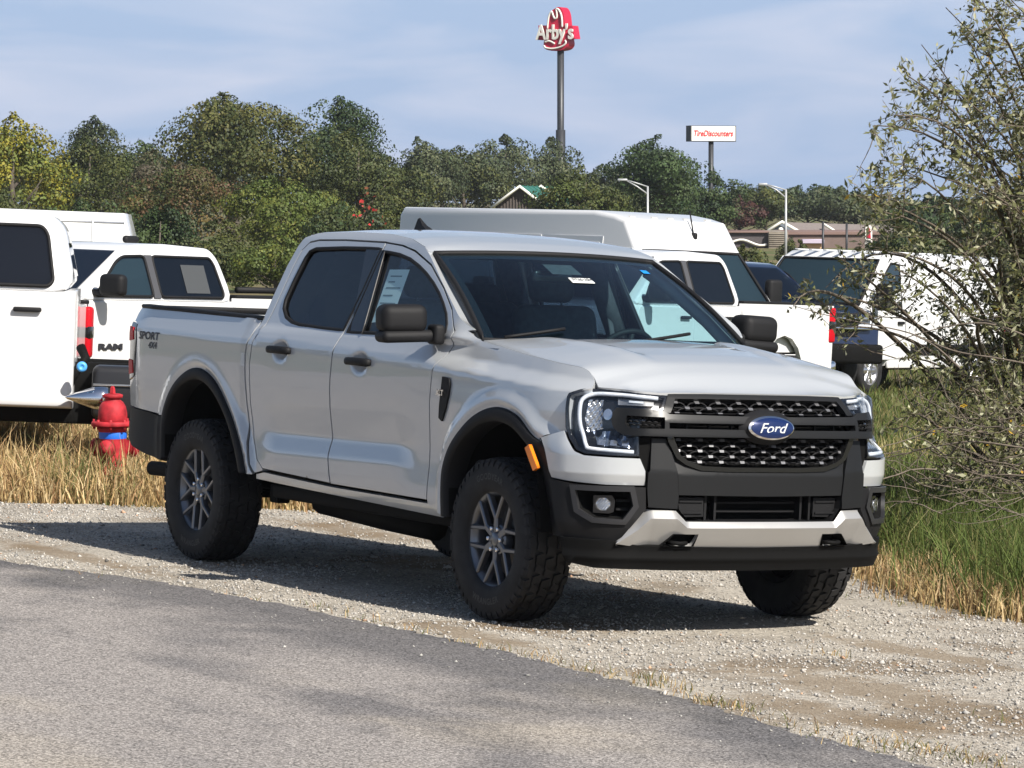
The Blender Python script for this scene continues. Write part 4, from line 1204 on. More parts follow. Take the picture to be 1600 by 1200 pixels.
def sheet(name, outline, z, m, step, wob=0.0):
    o = panel(name, outline, lambda x, y: (x, y, z + wob * (math.sin(x * 1.7 + y) + math.sin(y * 2.3 - x * .8))), m, None, step, fl=.05, out=(0, 0, 1))
    o.matrix_world = LOT; o['kind'] = 'structure'; return o
def wavy(pts, amp, step, seed):
    r = random.Random(seed); P = resample(pts, step, False)
    return [(p[0] + r.uniform(-amp, amp), p[1] + r.uniform(-amp, amp)) for p in P]
ROAD_EDGE = [(-30, -5.4), (-12, -3.4), (-6, -2.62), (-3.18, -2.10), (-2.24, -1.80), (-1.05, -1.65), (.44, -1.60), (1.41, -1.61), (2.58, -1.70), (3.79, -1.88), (4.8, -1.95), (7, -2.05), (14, -2.4)]
GRASS_EDGE = [(-30, -4.9), (-13, -2.1), (-9.2, -1.0), (-7.55, -.35), (-7.35, .30), (-7.0, .75), (-6.9, 1.45), (-5.6, 1.95), (-3.8, 2.45), (-1.9, 2.60), (-1.2, 2.30), (-.30, 2.02), (.54, 1.95), (1.6, 1.98), (3.0, 2.2), (6, 2.5), (14, 3.4)]
sheet("gravel", wavy(catmull(GRASS_EDGE, 3), .10, .25, 5) + [(14, -2.9), (4, -2.5), (-1, -2.3), (-4, -2.9), (-12, -4.2), (-30, -6.2)], .0, GRAV, .5)
sheet("asphalt_road", wavy(catmull(ROAD_EDGE, 4), .035, .10, 8) + [(14, -30), (-30, -30)], .014, ASPH, 1.2)

DIRT_SPOTS = ((2.75, -.72, .95, .36), (1.55, .45, .75, .20), (3.5, -1.35, .8, .24), (-3.6, -1.50, 1.3, .16), (.5, -1.32, .7, .16), (-7.6, -1.75, 1.0, .25), (-5.2, 1.1, 1.1, .30), (4.6, .4, .8, .3), (1.9, 1.45, .7, .18))
def add_dirt(m, spots, col):
    """bare packed earth showing through the gravel in ragged ovals"""
    nt = m.node_tree; N = nt.nodes; L = nt.links; b = N['Principled BSDF']
    cur = b.inputs['Base Color'].links[0].from_socket
    tc = N.new('ShaderNodeTexCoord')
    nz = N.new('ShaderNodeTexNoise'); nz.inputs['Scale'].default_value = 5.0; nz.inputs['Detail'].default_value = 7; nz.inputs['Roughness'].default_value = .65
    L.new(tc.outputs['Object'], nz.inputs['Vector'])
    acc = None
    for (cx, cy, ax, ay) in spots:
        mp = N.new('ShaderNodeMapping'); mp.vector_type = 'POINT'
        mp.inputs['Scale'].default_value = (1 / ax, 1 / ay, 0); mp.inputs['Location'].default_value = (-cx / ax, -cy / ay, 0)
        L.new(tc.outputs['Object'], mp.inputs['Vector'])
        ln = N.new('ShaderNodeVectorMath'); ln.operation = 'LENGTH'; L.new(mp.outputs['Vector'], ln.inputs[0])
        if acc is None: acc = ln.outputs['Value']
        else:
            mn = N.new('ShaderNodeMath'); mn.operation = 'MINIMUM'; L.new(acc, mn.inputs[0]); L.new(ln.outputs['Value'], mn.inputs[1]); acc = mn.outputs[0]
    ad = N.new('ShaderNodeMath'); ad.operation = 'MULTIPLY_ADD'; ad.inputs[1].default_value = 2.2; L.new(nz.outputs['Fac'], ad.inputs[0]); L.new(acc, ad.inputs[2])
    mr = N.new('ShaderNodeMapRange'); mr.interpolation_type = 'SMOOTHSTEP'
    mr.inputs['From Min'].default_value = 1.55; mr.inputs['From Max'].default_value = 2.25; mr.inputs['To Min'].default_value = .62; mr.inputs['To Max'].default_value = 0
    L.new(ad.outputs[0], mr.inputs['Value'])
    mx = N.new('ShaderNodeMix'); mx.data_type = 'RGBA'; mx.inputs['B'].default_value = (*col, 1)
    L.new(mr.outputs['Result'], mx.inputs['Factor']); L.new(cur, mx.inputs['A']); L.new(mx.outputs['Result'], b.inputs['Base Color'])
add_dirt(GRAV, DIRT_SPOTS, (.20, .145, .088))
# loose stones on the gravel (too many and too small to count)
STONE = bpy.data.materials.new("limestone_chips"); STONE.use_nodes = True
_nt = STONE.node_tree; _at = _nt.nodes.new('ShaderNodeAttribute'); _at.attribute_name = 'tint'
_nt.links.new(_at.outputs['Color'], _nt.nodes['Principled BSDF'].inputs['Base Color']); _nt.nodes['Principled BSDF'].inputs['Roughness'].default_value = .9
_nt.nodes['Principled BSDF'].inputs['Specular IOR Level'].default_value = .2
gedge = np.array(catmull(GRASS_EDGE, 3)); redge = np.array(catmull(ROAD_EDGE, 4))
def ge(x): return np.interp(x, gedge[:, 0], gedge[:, 1])
def re_(x): return np.interp(x, redge[:, 0], redge[:, 1])
def stones(name, x, y, r, cols, sink=.35, z0=.0):
    n = len(x)
    base = np.array([(1, 0, 0), (0, 1, 0), (-1, 0, 0), (0, -1, 0), (0, 0, 1), (0, 0, -1)], float)
    V = base[None] * (1 + RNG.uniform(-.38, .38, (n, 6, 3))) + RNG.uniform(-.25, .25, (n, 6, 3))
    V *= (r[:, None, None] * np.stack([RNG.uniform(.8, 1.3, n), RNG.uniform(.7, 1.1, n), RNG.uniform(.45, .85, n)], 1)[:, None, :])
    th = RNG.uniform(0, 6.28, n); c, s = np.cos(th), np.sin(th)
    X = V[..., 0] * c[:, None] - V[..., 1] * s[:, None]; Yv = V[..., 0] * s[:, None] + V[..., 1] * c[:, None]
    V = np.stack([X + x[:, None], Yv + y[:, None], V[..., 2] + (z0 + r * sink)[:, None]], -1).reshape(-1, 3)
    f = np.array([(0, 1, 4), (1, 2, 4), (2, 3, 4), (3, 0, 4), (1, 0, 5), (2, 1, 5), (3, 2, 5), (0, 3, 5)])
    F = (f[None] + (np.arange(n) * 6)[:, None, None]).reshape(-1, 3)
    o = mk_np(name, V, F, STONE, None, False, np.repeat(cols, 8, 0)); o.matrix_world = LOT; o['kind'] = 'stuff'
    return o
n = 118000
x = RNG.uniform(-10.5, 6.0, n); y = RNG.uniform(-2.5, 3.0, n)
k = (y > re_(x) + RNG.normal(0, .05, n) - .03) & (y < ge(x) + RNG.normal(.12, .18, n))
# thin them out in the packed, muddy places
pat = np.sin(x * 1.9 + 1.3 * np.sin(y * 2.1)) * np.cos(y * 1.6 - .9 * np.sin(x * 1.2))
k &= RNG.uniform(0, 1, n) > np.clip((pat - .35) * 1.6, 0, .85)
for (cx_, cy_, ax_, ay_) in DIRT_SPOTS:
    q_ = np.hypot((x - cx_) / ax_, (y - cy_) / ay_) + .25 * np.sin(x * 9 + cy_) * np.cos(y * 13)
    k &= RNG.uniform(0, 1, n) > .9 * np.clip(1.35 - q_, 0, 1)
x, y = x[k], y[k]; n = len(x)
r = np.clip(RNG.lognormal(math.log(.0048), .42, n), .0028, .017)
g = RNG.uniform(.26, .50, n); warm = RNG.normal(0, .02, n)
cols = np.stack([g * (1.04 + warm), g * .98, g * (.89 - warm)], 1)
dk = RNG.uniform(0, 1, n) < .10; cols[dk] *= .45
rs_ = RNG.uniform(0, 1, n) < .012; cols[rs_] = cols[rs_] * np.array((1.1, .75, .55))
t_ = stones("gravel_stones", x, y, r, cols); t_['label'] = "loose pale limestone chips strewn over the gravel lot"; t_['category'] = "gravel"
# grit scattered over the road by its edge
n = 240
x = RNG.uniform(-6, 6, n); y = re_(x) - np.abs(RNG.exponential(.28, n)) - .02
r = np.clip(RNG.lognormal(math.log(.0048), .45, n), .003, .013); g = RNG.uniform(.24, .48, n)
t_ = stones("road_grit", x, y, r, np.stack([g, g * .97, g * .9], 1), .3, .014)
t_['label'] = "stray pale grit lying on the asphalt along its edge"; t_['category'] = "grit"

# ------------------------------------------------------------------ parked vehicles behind
def upright(X, Y, hx, hy, z=None, dz=0.0):
    """matrix of a vehicle standing on the slope at world (X, Y), nose toward (hx, hy)"""
    zz = ground_at(X, Y) if z is None else z
    e = .4
    dx = (ground_at(X + e, Y) - ground_at(X - e, Y)) / (2 * e); dy = (ground_at(X, Y + e) - ground_at(X, Y - e)) / (2 * e)
    up = Vector((-dx, -dy, 1)).normalized()
    f = Vector((hx, hy, 0)).normalized(); f = (f - up * f.dot(up)).normalized(); l = up.cross(f)
    return Matrix(((f.x, l.x, up.x, X), (f.y, l.y, up.y, Y), (f.z, l.z, up.z, zz + dz), (0, 0, 0, 1)))

def prism(name, prof, hw, m, parent, bev=.04, seg=3, taper=0.0, zt=1.0, nose=None, label=None):
    """extrude a side profile (x, z) across the width; taper leans the sides in above zt; nose(x) narrows the plan"""
    bm = bmesh.new(); a = []; b = []
    for (x, z) in prof:
        y = hw - taper * max(0, z - zt)
        if nose: y -= nose(x)
        a.append(bm.verts.new((x, -y, z))); b.append(bm.verts.new((x, y, z)))
    n = len(prof)
    bm.faces.new(a); bm.faces.new(list(reversed(b)))
    for i in range(n): bm.faces.new((a[i], b[i], b[(i + 1) % n], a[(i + 1) % n]))
    bmesh.ops.recalc_face_normals(bm, faces=bm.faces)
    if bev:
        ed = [e for e in bm.edges if abs(e.verts[0].co.y + e.verts[1].co.y) > .1 and e.verts[0].co.y * e.verts[1].co.y > 0]
        bmesh.ops.bevel(bm, geom=ed, offset=bev, segments=seg, profile=.5, affect='EDGES', clamp_overlap=True)
    me = bpy.data.meshes.new(name); bm.to_mesh(me); bm.free()
    me.polygons.foreach_set('use_smooth', [True] * len(me.polygons)); me.set_sharp_from_angle(angle=rad(32))
    me.materials.append(m); o = bpy.data.objects.new(name, me); COL.objects.link(o); o.parent = parent
    if label: o['label'] = label
    return o

def flat(name, poly, yfn, m, parent, fl=.012, out=None, sg=-1, step=.25):
    return panel(name, poly, lambda x, z: (x, sg * yfn(x, z), z), m, parent, step, fl=fl, out=(0, sg, 0))

DULLRIM = mat("steel_rim", (.34, .34, .35), .4, .8)
def simple_wheel(parent, x, sg, ytrack, r=.40, w=.27, rim=DULLRIM, spokes=6):
    wo = bpy.data.objects.new("wheel", None); COL.objects.link(wo); wo.parent = parent; wo.location = (x, sg * ytrack, r)
    h = w / 2
    lathe("tyre", [(r * .60, -h * .8), (r * .66, -h), (r * .90, -h), (r * .98, -h * .8), (r, -h * .4), (r, h * .4), (r * .98, h * .8), (r * .90, h), (r * .6, h * .8)], RUBBER, wo, 40, 'Y')
    V = []; F = []
    lathe("", [(r * .62, -h * .85), (r * .60, -h * .6), (r * .52, -h * .45), (r * .5, 0)], None, None, 32, 'Y', V, F)
    for k in range(spokes):
        a = 2 * math.pi * k / spokes; b = len(V)
        for rr, ww, y in ((r * .12, .05, -h * .72), (r * .60, .045, -h * .66)):
            for s2 in (-1, 1):
                V.append((rr * math.cos(a) - s2 * ww * math.sin(a), y, rr * math.sin(a) + s2 * ww * math.cos(a)))
                V.append((rr * math.cos(a) - s2 * ww * math.sin(a), y + .05, rr * math.sin(a) + s2 * ww * math.cos(a)))
        F += [(b, b + 2, b + 6, b + 4), (b, b + 4, b + 5, b + 1), (b + 2, b + 3, b + 7, b + 6)]
    lathe("", [(0, -h * .78), (r * .16, -h * .76), (r * .18, -h * .4)], None, None, 16, 'Y', V, F)
    o = mk("rim", V, F, rim, wo)
    if sg > 0: o.rotation_euler = (0, 0, math.pi)
    lathe("brake_drum", [(0, -h * .1), (r * .5, -h * .1)], VOID, wo, 20, 'Y')
    return wo

def arch_cut(cx, r, z0, n=9):
    """half circle going from front to rear, for the lower edge of a profile"""
    return [(cx + r * math.cos(a), z0 + r * .95 * math.sin(a)) for a in np.linspace(0, math.pi, n)]

def door_slab(parent, poly, hwf, sg, m=WHITE, handle_at=None, hm=None):
    d = flat("door", poly, lambda x, z: hwf(x, z) + .006, m, parent, .02, sg=sg)
    if handle_at:
        rbox("handle", (handle_at[0], sg * (hwf(*handle_at) + .028), handle_at[1]), (.20, .035, .035), hm or CLAD, d, .012, 2)
    return d

def white_pickup(label, mw, L=dict(), group=None, bed=True, handles=CLAD, ext=False, paint=WHITE, mirror=True, tail=True, text=None, glassm=None, glassf=None):
    """full-size pickup, nose +x, origin under the middle of the cab"""
    t = empty("parked_pickup", label, "pickup truck", group, mw)
    hw = .985; H = L.get('H', 1.95); zb = L.get('belt', 1.27); zr = L.get('rocker', .52)
    xf = L.get('nose', 2.95); xc = L.get('cowl', 1.32); xr = L.get('rear', -1.05); xw = L.get('front_axle', 2.05); xra = L.get('rear_axle', -1.95); xt = L.get('tail', -3.1)
    z_ar = zr - .02
    gm = glassm or GLASS_B
    hwf = lambda x, z: hw - .02 * max(0, (.9 - z)) - .36 * max(0, z - zb) - .05 * max(0, z - 1.0) * 0
    # nose and cab below the windows
    low = [(xr, zr), (xr, zb)] + [(xc, zb), (xc + .25, zb + .02), (xf - .35, zb - .06), (xf - .08, zb - .14), (xf, zb - .35), (xf, zr + .10)] + [(xw + .52, zr)] + arch_cut(xw, .50, zr)[1:-1] + [(xw - .52, zr)]
    prism("cab_body", low, hw, paint, t, .05, 3, nose=lambda x: .06 * max(0, (x - xf + .5)) ** 1.5 * 2)
    # greenhouse
    gh = fillet([(xr, zb - .01), (xr + .10, H - .12), (xr + .20, H - .025), (xr + .9, H), (xc - .95, H - .015), (xc - .80, H - .06), (xc + .08, zb - .01)], .16, 3)
    prism("cab_roof", gh, hw - .005, paint, t, .055, 3, taper=.36, zt=zb)
    # windshield and rear window just proud of the shell
    ysc = lambda z: hw - .36 * max(0, z - zb)
    def wsf(y, v):
        x0, z0 = xc + .06, zb + .03; x1, z1 = xc - .77, H - .09
        x = x0 + (x1 - x0) * v; z = z0 + (z1 - z0) * v
        return (x + .012, y * (ysc(z) - .09), z + .016)
    panel("windshield", [(-1, 0), (1, 0), (1, 1), (-1, 1)], wsf, gm, t, .3, fl=0, out=(1, 0, .8))
    panel("rear_window", [(-.62, zb + .10), (.62, zb + .10), (.55, H - .2), (-.55, H - .2)], lambda y, z: (xr - .003 + .10 * (z - zb) / (H - .14 - zb), y, z), gm, t, .4, fl=0, out=(-1, 0, 0))
    rbox("cabin_dark", ((xr + xc) / 2 - .05, 0, zb + .02), (xc - xr - .5, 1.5, .06), CABIN, t, .01)
    for sg in (-1, 1):
        xm = L.get('pillar', .20)
        top = H - .115
        # each door a slab of its own, with its window
        fd = fillet([(xc - .04, zb - .03), (xc - .06, zr + .35), (xc - .30, zr + .07), (xm + .01, zr + .07), (xm + .01, zb - .03)], .06, 3)
        rd = fillet([(xm - .01, zb - .03), (xm - .01, zr + .07), (xr + .32, zr + .07), (xr + .12, zr + .40), (xr + .10, zb - .03)], .06, 3)
        d1 = door_slab(t, fd, hwf, sg, paint, (xm + .20, zb - .14), handles)
        d2 = door_slab(t, rd, hwf, sg, paint, (xr + .34, zb - .14), handles)
        fw_ = fillet([(xc - .16, zb + .03), (xm + .06, zb + .03), (xm + .06, top), (xc - .72, top - .01), (xc - .60, top - .06)], .05, 3)
        rw_ = fillet([(xm - .06, zb + .03), (xr + .20, zb + .03), (xr + .165, zb + .07), (xr + .215, top - .06), (xr + .26, top), (xm - .06, top)], .045, 3)
        flat("window_glass", fw_, lambda x, z: hwf(x, z) + .010, glassf or gm, d1, .0, sg=sg)
        flat("window_glass", rw_, lambda x, z: hwf(x, z) + .010, gm, d2, .0, sg=sg)
        for w_, dd in ((fw_, d1), (rw_, d2)):
            tube("window_seal", [(p[0], sg * (hwf(*p) + .008), p[1]) for p in resample(w_, .2)], .014, CLAD, dd, 6, True)
        flat("pillar_trim", [(xm + .055, zb + .02), (xm - .055, zb + .02), (xm - .055, top + .01), (xm + .055, top + .01)], lambda x, z: hwf(x, z) + .012, mat("dark_grey_pillar", (.07, .07, .075), .4), d1, .01, sg=sg)
        if mirror:
            mr = rbox("door_mirror", (xc - .16, sg * (hw + .19), zb + .13), (.13, .26, .20), CLAD, t, .05, 4)
            rbox("mirror_arm", (xc - .17, sg * (hw + .03), zb + .06), (.07, .14, .06), CLAD, mr, .015)
        simple_wheel(t, xw, sg, hw - .16)
        rbox("headlight", (xf - .06, sg * (hw - .24), zb - .28), (.12, .36, .18), LENSW, t, .03)
        if bed: simple_wheel(t, xra, sg, hw - .16)
    rbox("front_bumper", (xf + .04, 0, zr + .10), (.16, 1.9, .28), L.get('bumper', paint), t, .05, 3)
    rbox("grille", (xf + .005, 0, zb - .30), (.03, 1.1, .34), CLAD, t, .02)
    rbox("chassis", ((xf + xt) / 2 - .2, 0, zr - .02), (xf - xt - .6, 1.3, .20), FRAME, t, .03)
    rbox("arch_filler", (xw, 0, .80), (1.0, 1.5, .5), VOID, t, .05)
    if bed:
        for sg in (-1, 1):
            bp = [(xr - .03, zr), (xra + .50, zr)] + [(xra + .47 * math.cos(a), zr + .50 * math.sin(a)) for a in np.linspace(0, math.pi, 9)][1:-1] + [(xra - .50, zr), (xt, zr + .06), (xt, zb + .03), (xr - .03, zb + .03)]
            flat("bed_side", bp, lambda x, z: hw - .02 * max(0, .9 - z), paint, t, .06, sg=sg, step=.2)
            rbox("bed_rail", ((xr + xt) / 2 - .02, sg * (hw - .05), zb + .045), (xr - xt - .04, .10, .035), CLAD, t, .012)
            flat("bed_wall", [(xr - .03, .8), (xt, .8), (xt, zb + .03), (xr - .03, zb + .03)], lambda x, z: hw - .10, paint, t, .0, sg=sg)
            if tail:
                tl = rbox("tail_lamp", (xt + .03, sg * (hw - .05), zb - .20), (.14, .14, .42), REDL, t, .03, 3)
                rbox("lamp_band", (xt + .028, sg * (hw - .05), zb - .20), (.146, .146, .11), BLACKG, tl, .02, 2)
            rbox("wheel_filler", (xra, sg * .55, .85), (.95, .30, .5), VOID, t, .05)
        rbox("bed_floor", ((xr + xt) / 2, 0, .80), (xr - xt, 1.7, .05), FRAME, t, .01)
        rbox("tailgate", (xt + .03, 0, zb - .22), (.07, 1.70, .50), paint, t, .02)
        rbox("rear_bumper", (xt - .09, 0, zr + .10), (.18, 1.92, .20), L.get('rear_mat', CHROME), t, .04, 3)
    return t

# A: chassis-cab at the left edge
pa = at(118, 500, 26.4)
mwA = upright(pa.x - 1.13, 27.0, -1.0, -.10)
tA = white_pickup("white crew-cab truck without a bed, at the left edge of the picture", mwA, dict(H=1.965, belt=1.395, rocker=.56, rear=-1.02, pillar=.25), bed=False, glassm=glass("dark_parked_glass", (.06, .07, .09)))
for sg in (-1, 1):
    rbox("frame_rail", (-2.6, sg * .44, .76), (3.3, .08, .24), FRAME, tA, .01)
    simple_wheel(tA, -2.75, sg, .78)
rbox("fuel_tank", (-1.75, .66, .68), (1.2, .34, .38), mat("tank_black", (.02, .02, .022), .35), tA, .05, 3)
tube("tank_trim", [(-1.16, .838, .735), (-2.33, .838, .73)], .010, STEEL, tA, 6)
V = []; F = []
tube("", [(-1.06, .80, 1.00), (-1.10, .86, .92), (-1.02, .90, .80), (-.97, .86, .68)], .035, None, n=8, V=V, F=F)
mk("filler_hose", V, F, FRAME, tA)
V = []; F = []
lathe("", [(0, .030), (.012, .030), (.016, .036), (.024, .036), (.036, .030), (.038, .0), (0, 0)], None, None, 20, 'Y', V, F)
o = mk("filler_cap", V, F, mat("cap_blue", (.08, .36, .78), .45), tA); o.location = tA.matrix_world.inverted() @ at(128, 573, 26.0)
# polished cone below the filler
V = []; F = []
lathe("", [(0, .22), (.012, .205), (.055, .09), (.078, .02), (.084, -.03), (.084, -.08), (.07, -.08)], None, None, 28, 'Z', V, F)
o = mk("chrome_cone", V, F, CHROME, tA); o.location = tA.matrix_world.inverted() @ at(150, 622, 26.1); o.rotation_euler = (0, rad(90), rad(4))

# B: pickup hidden behind it, only a tail lamp and bumper in view
pb = at(127, 500, 28.8)
mwB = upright(pb.x - 3.30, 29.3, -1, .10)
tB = white_pickup("white pickup hidden behind the bedless truck, only its red tail lamp showing", mwB, dict(H=1.78, belt=1.22, rocker=.5, rear=-1.05, rear_mat=FRAME), paint=WHITE)

# C: crew-cab with lettering on its door
mwC = upright(-4.05, 34.5, -.50, -.866)
tC = white_pickup("white crew-cab pickup seen side-on behind the fire hydrant", mwC, dict(H=1.765, belt=1.25, rocker=.47), glassm=glass("dark_parked_glass"), glassf=GLASS_B)
rotL = Matrix.Rotation(rad(180), 4, 'Z') @ Matrix.Rotation(rad(90), 4, 'X')
text_mesh("door_lettering", "RAM", .072, INK, Matrix.Translation((.93, 1.0, .82)) @ rotL, tC, .004, bold=.004, width=.36)
flat("window_sheet", [(-.28, 1.32), (-.66, 1.32), (-.66, 1.58), (-.28, 1.58)], lambda x, z: .985 - .36 * (z - 1.25) + .0125, mat("window_paper", (.05, .055, .06), .8), tC, 0, sg=1)
rbox("roof_fin", (-.70, 0, 1.80), (.22, .06, .07), CLAD, tC, .03, 3)
for sg in (-1, 1): tube("bed_bar", [(-1.2, sg * .90, 1.36), (-3.0, sg * .90, 1.36)], .03, CLAD, tC, 8)

# D: box body behind, only its upper side showing
def box_van(label, mw, L_, W_, H_):
    t = empty("box_truck", label, "box truck", None, mw)
    b = prism("cargo_box", [(-L_ / 2, .9), (L_ / 2, .9), (L_ / 2, H_ - .12), (L_ / 2 - .12, H_), (-L_ / 2 + .10, H_), (-L_ / 2, H_ - .35)], W_ / 2, WHITE, t, .05, 3)
    for sg in (-1, 1):
        tube("roof_rail", [(-L_ / 2 + .1, sg * (W_ / 2 - .01), H_ - .16), (L_ / 2 - .1, sg * (W_ / 2 - .01), H_ - .16)], .02, STEEL, t, 6)
        for k in range(4): rbox("side_rib", (-L_ / 2 + .6 + k * 1.0, sg * (W_ / 2 + .004), 1.6), (.03, .012, 1.2), WHITE, t, .003)
        for x in (-L_ / 2 + .9, L_ / 2 + .6): simple_wheel(t, x, sg, W_ / 2 - .22)
    prism("cab", [(L_ / 2 + .05, .6), (L_ / 2 + 1.9, .6), (L_ / 2 + 1.9, 1.15), (L_ / 2 + 1.3, 1.35), (L_ / 2 + .9, 1.95), (L_ / 2 + .05, 1.98)], W_ / 2 - .1, WHITE, t, .06)
    rbox("chassis", (.6, 0, .75), (L_ + 2, .9, .22), FRAME, t, .02)
    return t
mwD = upright(at(205, 370, 60).x - 2.05, 60, -1, -.05)
box_van("white box truck whose plain cargo box rises behind the side-on pickup", mwD, 4.0, 2.0, 2.27)
# E: high-roof van, parallel to the silver pickup; H: low-roof van nose-on at right
def cargo_van(label, mw, Lh, Hh, hw=.98, high=True, name="cargo_van", xw=(1.9, -1.75), glassm=None, group=None):
    t = empty(name, label, "van", group, mw)
    gm = glassm or GLASS_B
    xf = Lh / 2; xr = -Lh / 2; zr = .42
    zb = 1.22
    tp = .085 if high else .13
    nose = lambda x: .10 * max(0, (x - xf + .75)) ** 2
    hwf = lambda x, z: hw - tp * max(0, z - zb) - nose(x)
    wsx0, wsz0 = xf - .62, zb + .06
    if high: roofp = [(xf - 1.30, 2.02), (xf - 1.55, 2.36), (xf - 1.78, Hh - .05), (xf - 2.2, Hh)]
    else: roofp = [(xf - 1.38, Hh - .10), (xf - 1.60, Hh - .015), (xf - 2.2, Hh)]
    prof = [(xr, zr)] + [(xr, Hh - .12), (xr + .08, Hh - .01)] + list(reversed(roofp)) + [(wsx0, wsz0), (xf - .20, zb - .10), (xf - .04, zb - .34), (xf, .62), (xf - .05, zr)]
    prof += [(xw[0] + .45, zr)] + arch_cut(xw[0], .44, zr)[1:-1] + [(xw[0] - .45, zr), (xw[1] + .45, zr)] + arch_cut(xw[1], .44, zr)[1:-1] + [(xw[1] - .45, zr)]
    prism("van_body", prof, hw, WHITE, t, .07 if high else .09, 4, taper=tp, zt=zb, nose=nose)
    x1, z1 = (xf - 1.24, 1.94) if high else (xf - 1.36, Hh - .14)
    def wsf(y, v):
        x = wsx0 - .03 + (x1 - wsx0 + .03) * v; z = wsz0 + .03 + (z1 - wsz0 - .03) * v
        return (x + .016, y * (hwf(x, z) - .09), z + .018)
    panel("windshield", [(-1, 0), (1, 0), (1, 1), (-1, 1)], wsf, gm, t, .3, fl=0, out=(1, 0, .8))
    E_ = [wsf(y, 0) for y in np.linspace(-1, 1, 6)] + [wsf(1, v) for v in (.3, .7)] + [wsf(y, 1) for y in np.linspace(1, -1, 6)] + [wsf(-1, v) for v in (.7, .3)]
    tube("windshield_seal", E_, .022, CLAD, t, 6, True)
    tube("wiper", [wsf(-.5, .03), wsf(.3, .08)], .012, CLAD, t, 5)
    panel("cowl", [(-1, 0), (1, 0), (1, 1), (-1, 1)], lambda y, v: (wsx0 - .02 + .12 * v, y * (hwf(wsx0, 1.2) - .14), wsz0 + .022 - .05 * v), CLAD, t, .4, fl=0, out=(0, 0, 1))
    for sg in (-1, 1):
        top = z1 - .02
        fdw = [(wsx0 - .16, zb + .07), (xf - 1.78, zb + .04), (xf - 1.80, top - .02), (x1 - .18, top), (x1 - .02, top - .12)]
        d = flat("front_door", [(wsx0 - .02, zb + .05), (xf - .85, .60), (xf - 1.05, zr + .10), (xf - 1.86, zr + .10), (xf - 1.88, top + .05), (x1 - .10, top + .06)], lambda x, z: hwf(x, z) + .006, WHITE, t, .02, sg=sg)
        flat("window_glass", fdw, lambda x, z: hwf(x, z) + .011, gm, d, 0, sg=sg)
        tube("window_seal", [(p[0], sg * (hwf(*p) + .008), p[1]) for p in resample(fdw, .2)], .016, CLAD, d, 6, True)
        rbox("handle", (xf - 1.74, sg * (hwf(xf - 1.7, 1.1) + .025), 1.06), (.18, .04, .045), CLAD, d, .012)
        # cargo panels with their shallow pressings
        for a, b in ((xf - 1.95, xf - 3.2), (xf - 3.25, xr + .15)):
            z2 = Hh - .42 if high else Hh - .32
            flat("side_panel", [(a, .62), (b, .62), (b, z2 + .08), (a, z2 + .08)], lambda x, z: hwf(x, z) + .005, WHITE, t, .012, sg=sg, step=.5)
            if high:
                flat("upper_panel", [(a - .06, 1.38), (b + .06, 1.38), (b + .06, z2), (a - .06, z2)], lambda x, z: hwf(x, z) + .011, WHITE, t, .012, sg=sg, step=.5)
        rbox("side_moulding", ((xf - 2.0 + xr) / 2, sg * (hw - .002), .66), (xf - 2.2 - xr, .035, .17), CLAD, t, .015)
        rbox("sill_guard", (0.05, sg * (hw - .02), .44), (xw[0] - xw[1] - .95, .05, .10), WHITE, t, .02)
        m_ = rbox("door_mirror", (wsx0 - .25, sg * (hw + .18), zb + .22), (.14, .24, .40), CLAD, t, .05, 4)
        rbox("mirror_arm", (wsx0 - .26, sg * (hw + .03), zb + .12), (.07, .14, .06), CLAD, m_, .015)
        for x in xw: simple_wheel(t, x, sg, hw - .14, .36, .24, STEEL)
        rbox("headlight", (xf - .17, sg * (hw - .30), .92), (.22, .30, .30), LENSW, t, .06, 3)
        rbox("tail_lamp", (xr + .02, sg * (hw - .08), 1.0), (.08, .12, .50), REDL, t, .03)
    rbox("front_bumper", (xf - .04, 0, .52), (.18, 1.74, .30), CLAD, t, .06, 3)
    rbox("grille", (xf - .10, 0, .88), (.10, 1.1, .16), CLAD, t, .04, 2)
    rbox("underbody", (0, 0, .45), (Lh - .9, 1.4, .20), FRAME, t, .03)
    rbox("dashboard", (wsx0 - .30, 0, zb + .02), (.5, 1.6, .10), CABIN, t, .03)
    for y in (-.42, .42):
        s = rbox("seat", (xf - 1.9, y, 1.22), (.14, .48, .72), CABIN, t, .06, 3)
        rbox("headrest", (xf - 1.94, y, 1.68), (.10, .28, .20), CABIN, s, .05, 3)
    if high:
        for y in (-.66, -.28, 0, .28, .66): rbox("marker_lamp", (xf - 1.70, y, Hh - .085), (.10, .10, .05), mat("clear_marker", (.5, .48, .44), .3), t, .02, 2)
        for y in (0.0,):
            tube("antenna", [(xf - 1.42, .20, 2.18), (xf - 1.52, .20, 2.50)], .010, CLAD, t, 6)
            rbox("antenna_base", (xf - 1.415, .20, 2.17), (.10, .06, .09), CLAD, t, .02, 2)
    else:
        for k in range(6): rbox("roof_rib", (0, -.6 + k * .24, Hh + .004), (Lh * .5, .06, .018), WHITE, t, .006)
    return t
cargo_van("white high-roof cargo van towering behind the silver pickup", upright(1.02, 50.0, .62, -.785), 6.5, 2.46, glassm=GLASS_B, xw=(2.25, -1.85))
cargo_van("white low-roof cargo van parked on the grass behind the leafy shrub", upright(5.42, 56.0, -.55, -.835), 5.4, 2.10, high=False, xw=(1.75, -1.7))

# F: white pickup between the silver pickup and the high van, tail to the right
tF = white_pickup("white pickup between the silver pickup's far mirror and the leafy shrub", upright(1.24, 42.0, -.56, -.828), dict(H=1.93, belt=1.33, rocker=.50, pillar=.12, rear=-.95), glassm=glass("dark_parked_glass"))

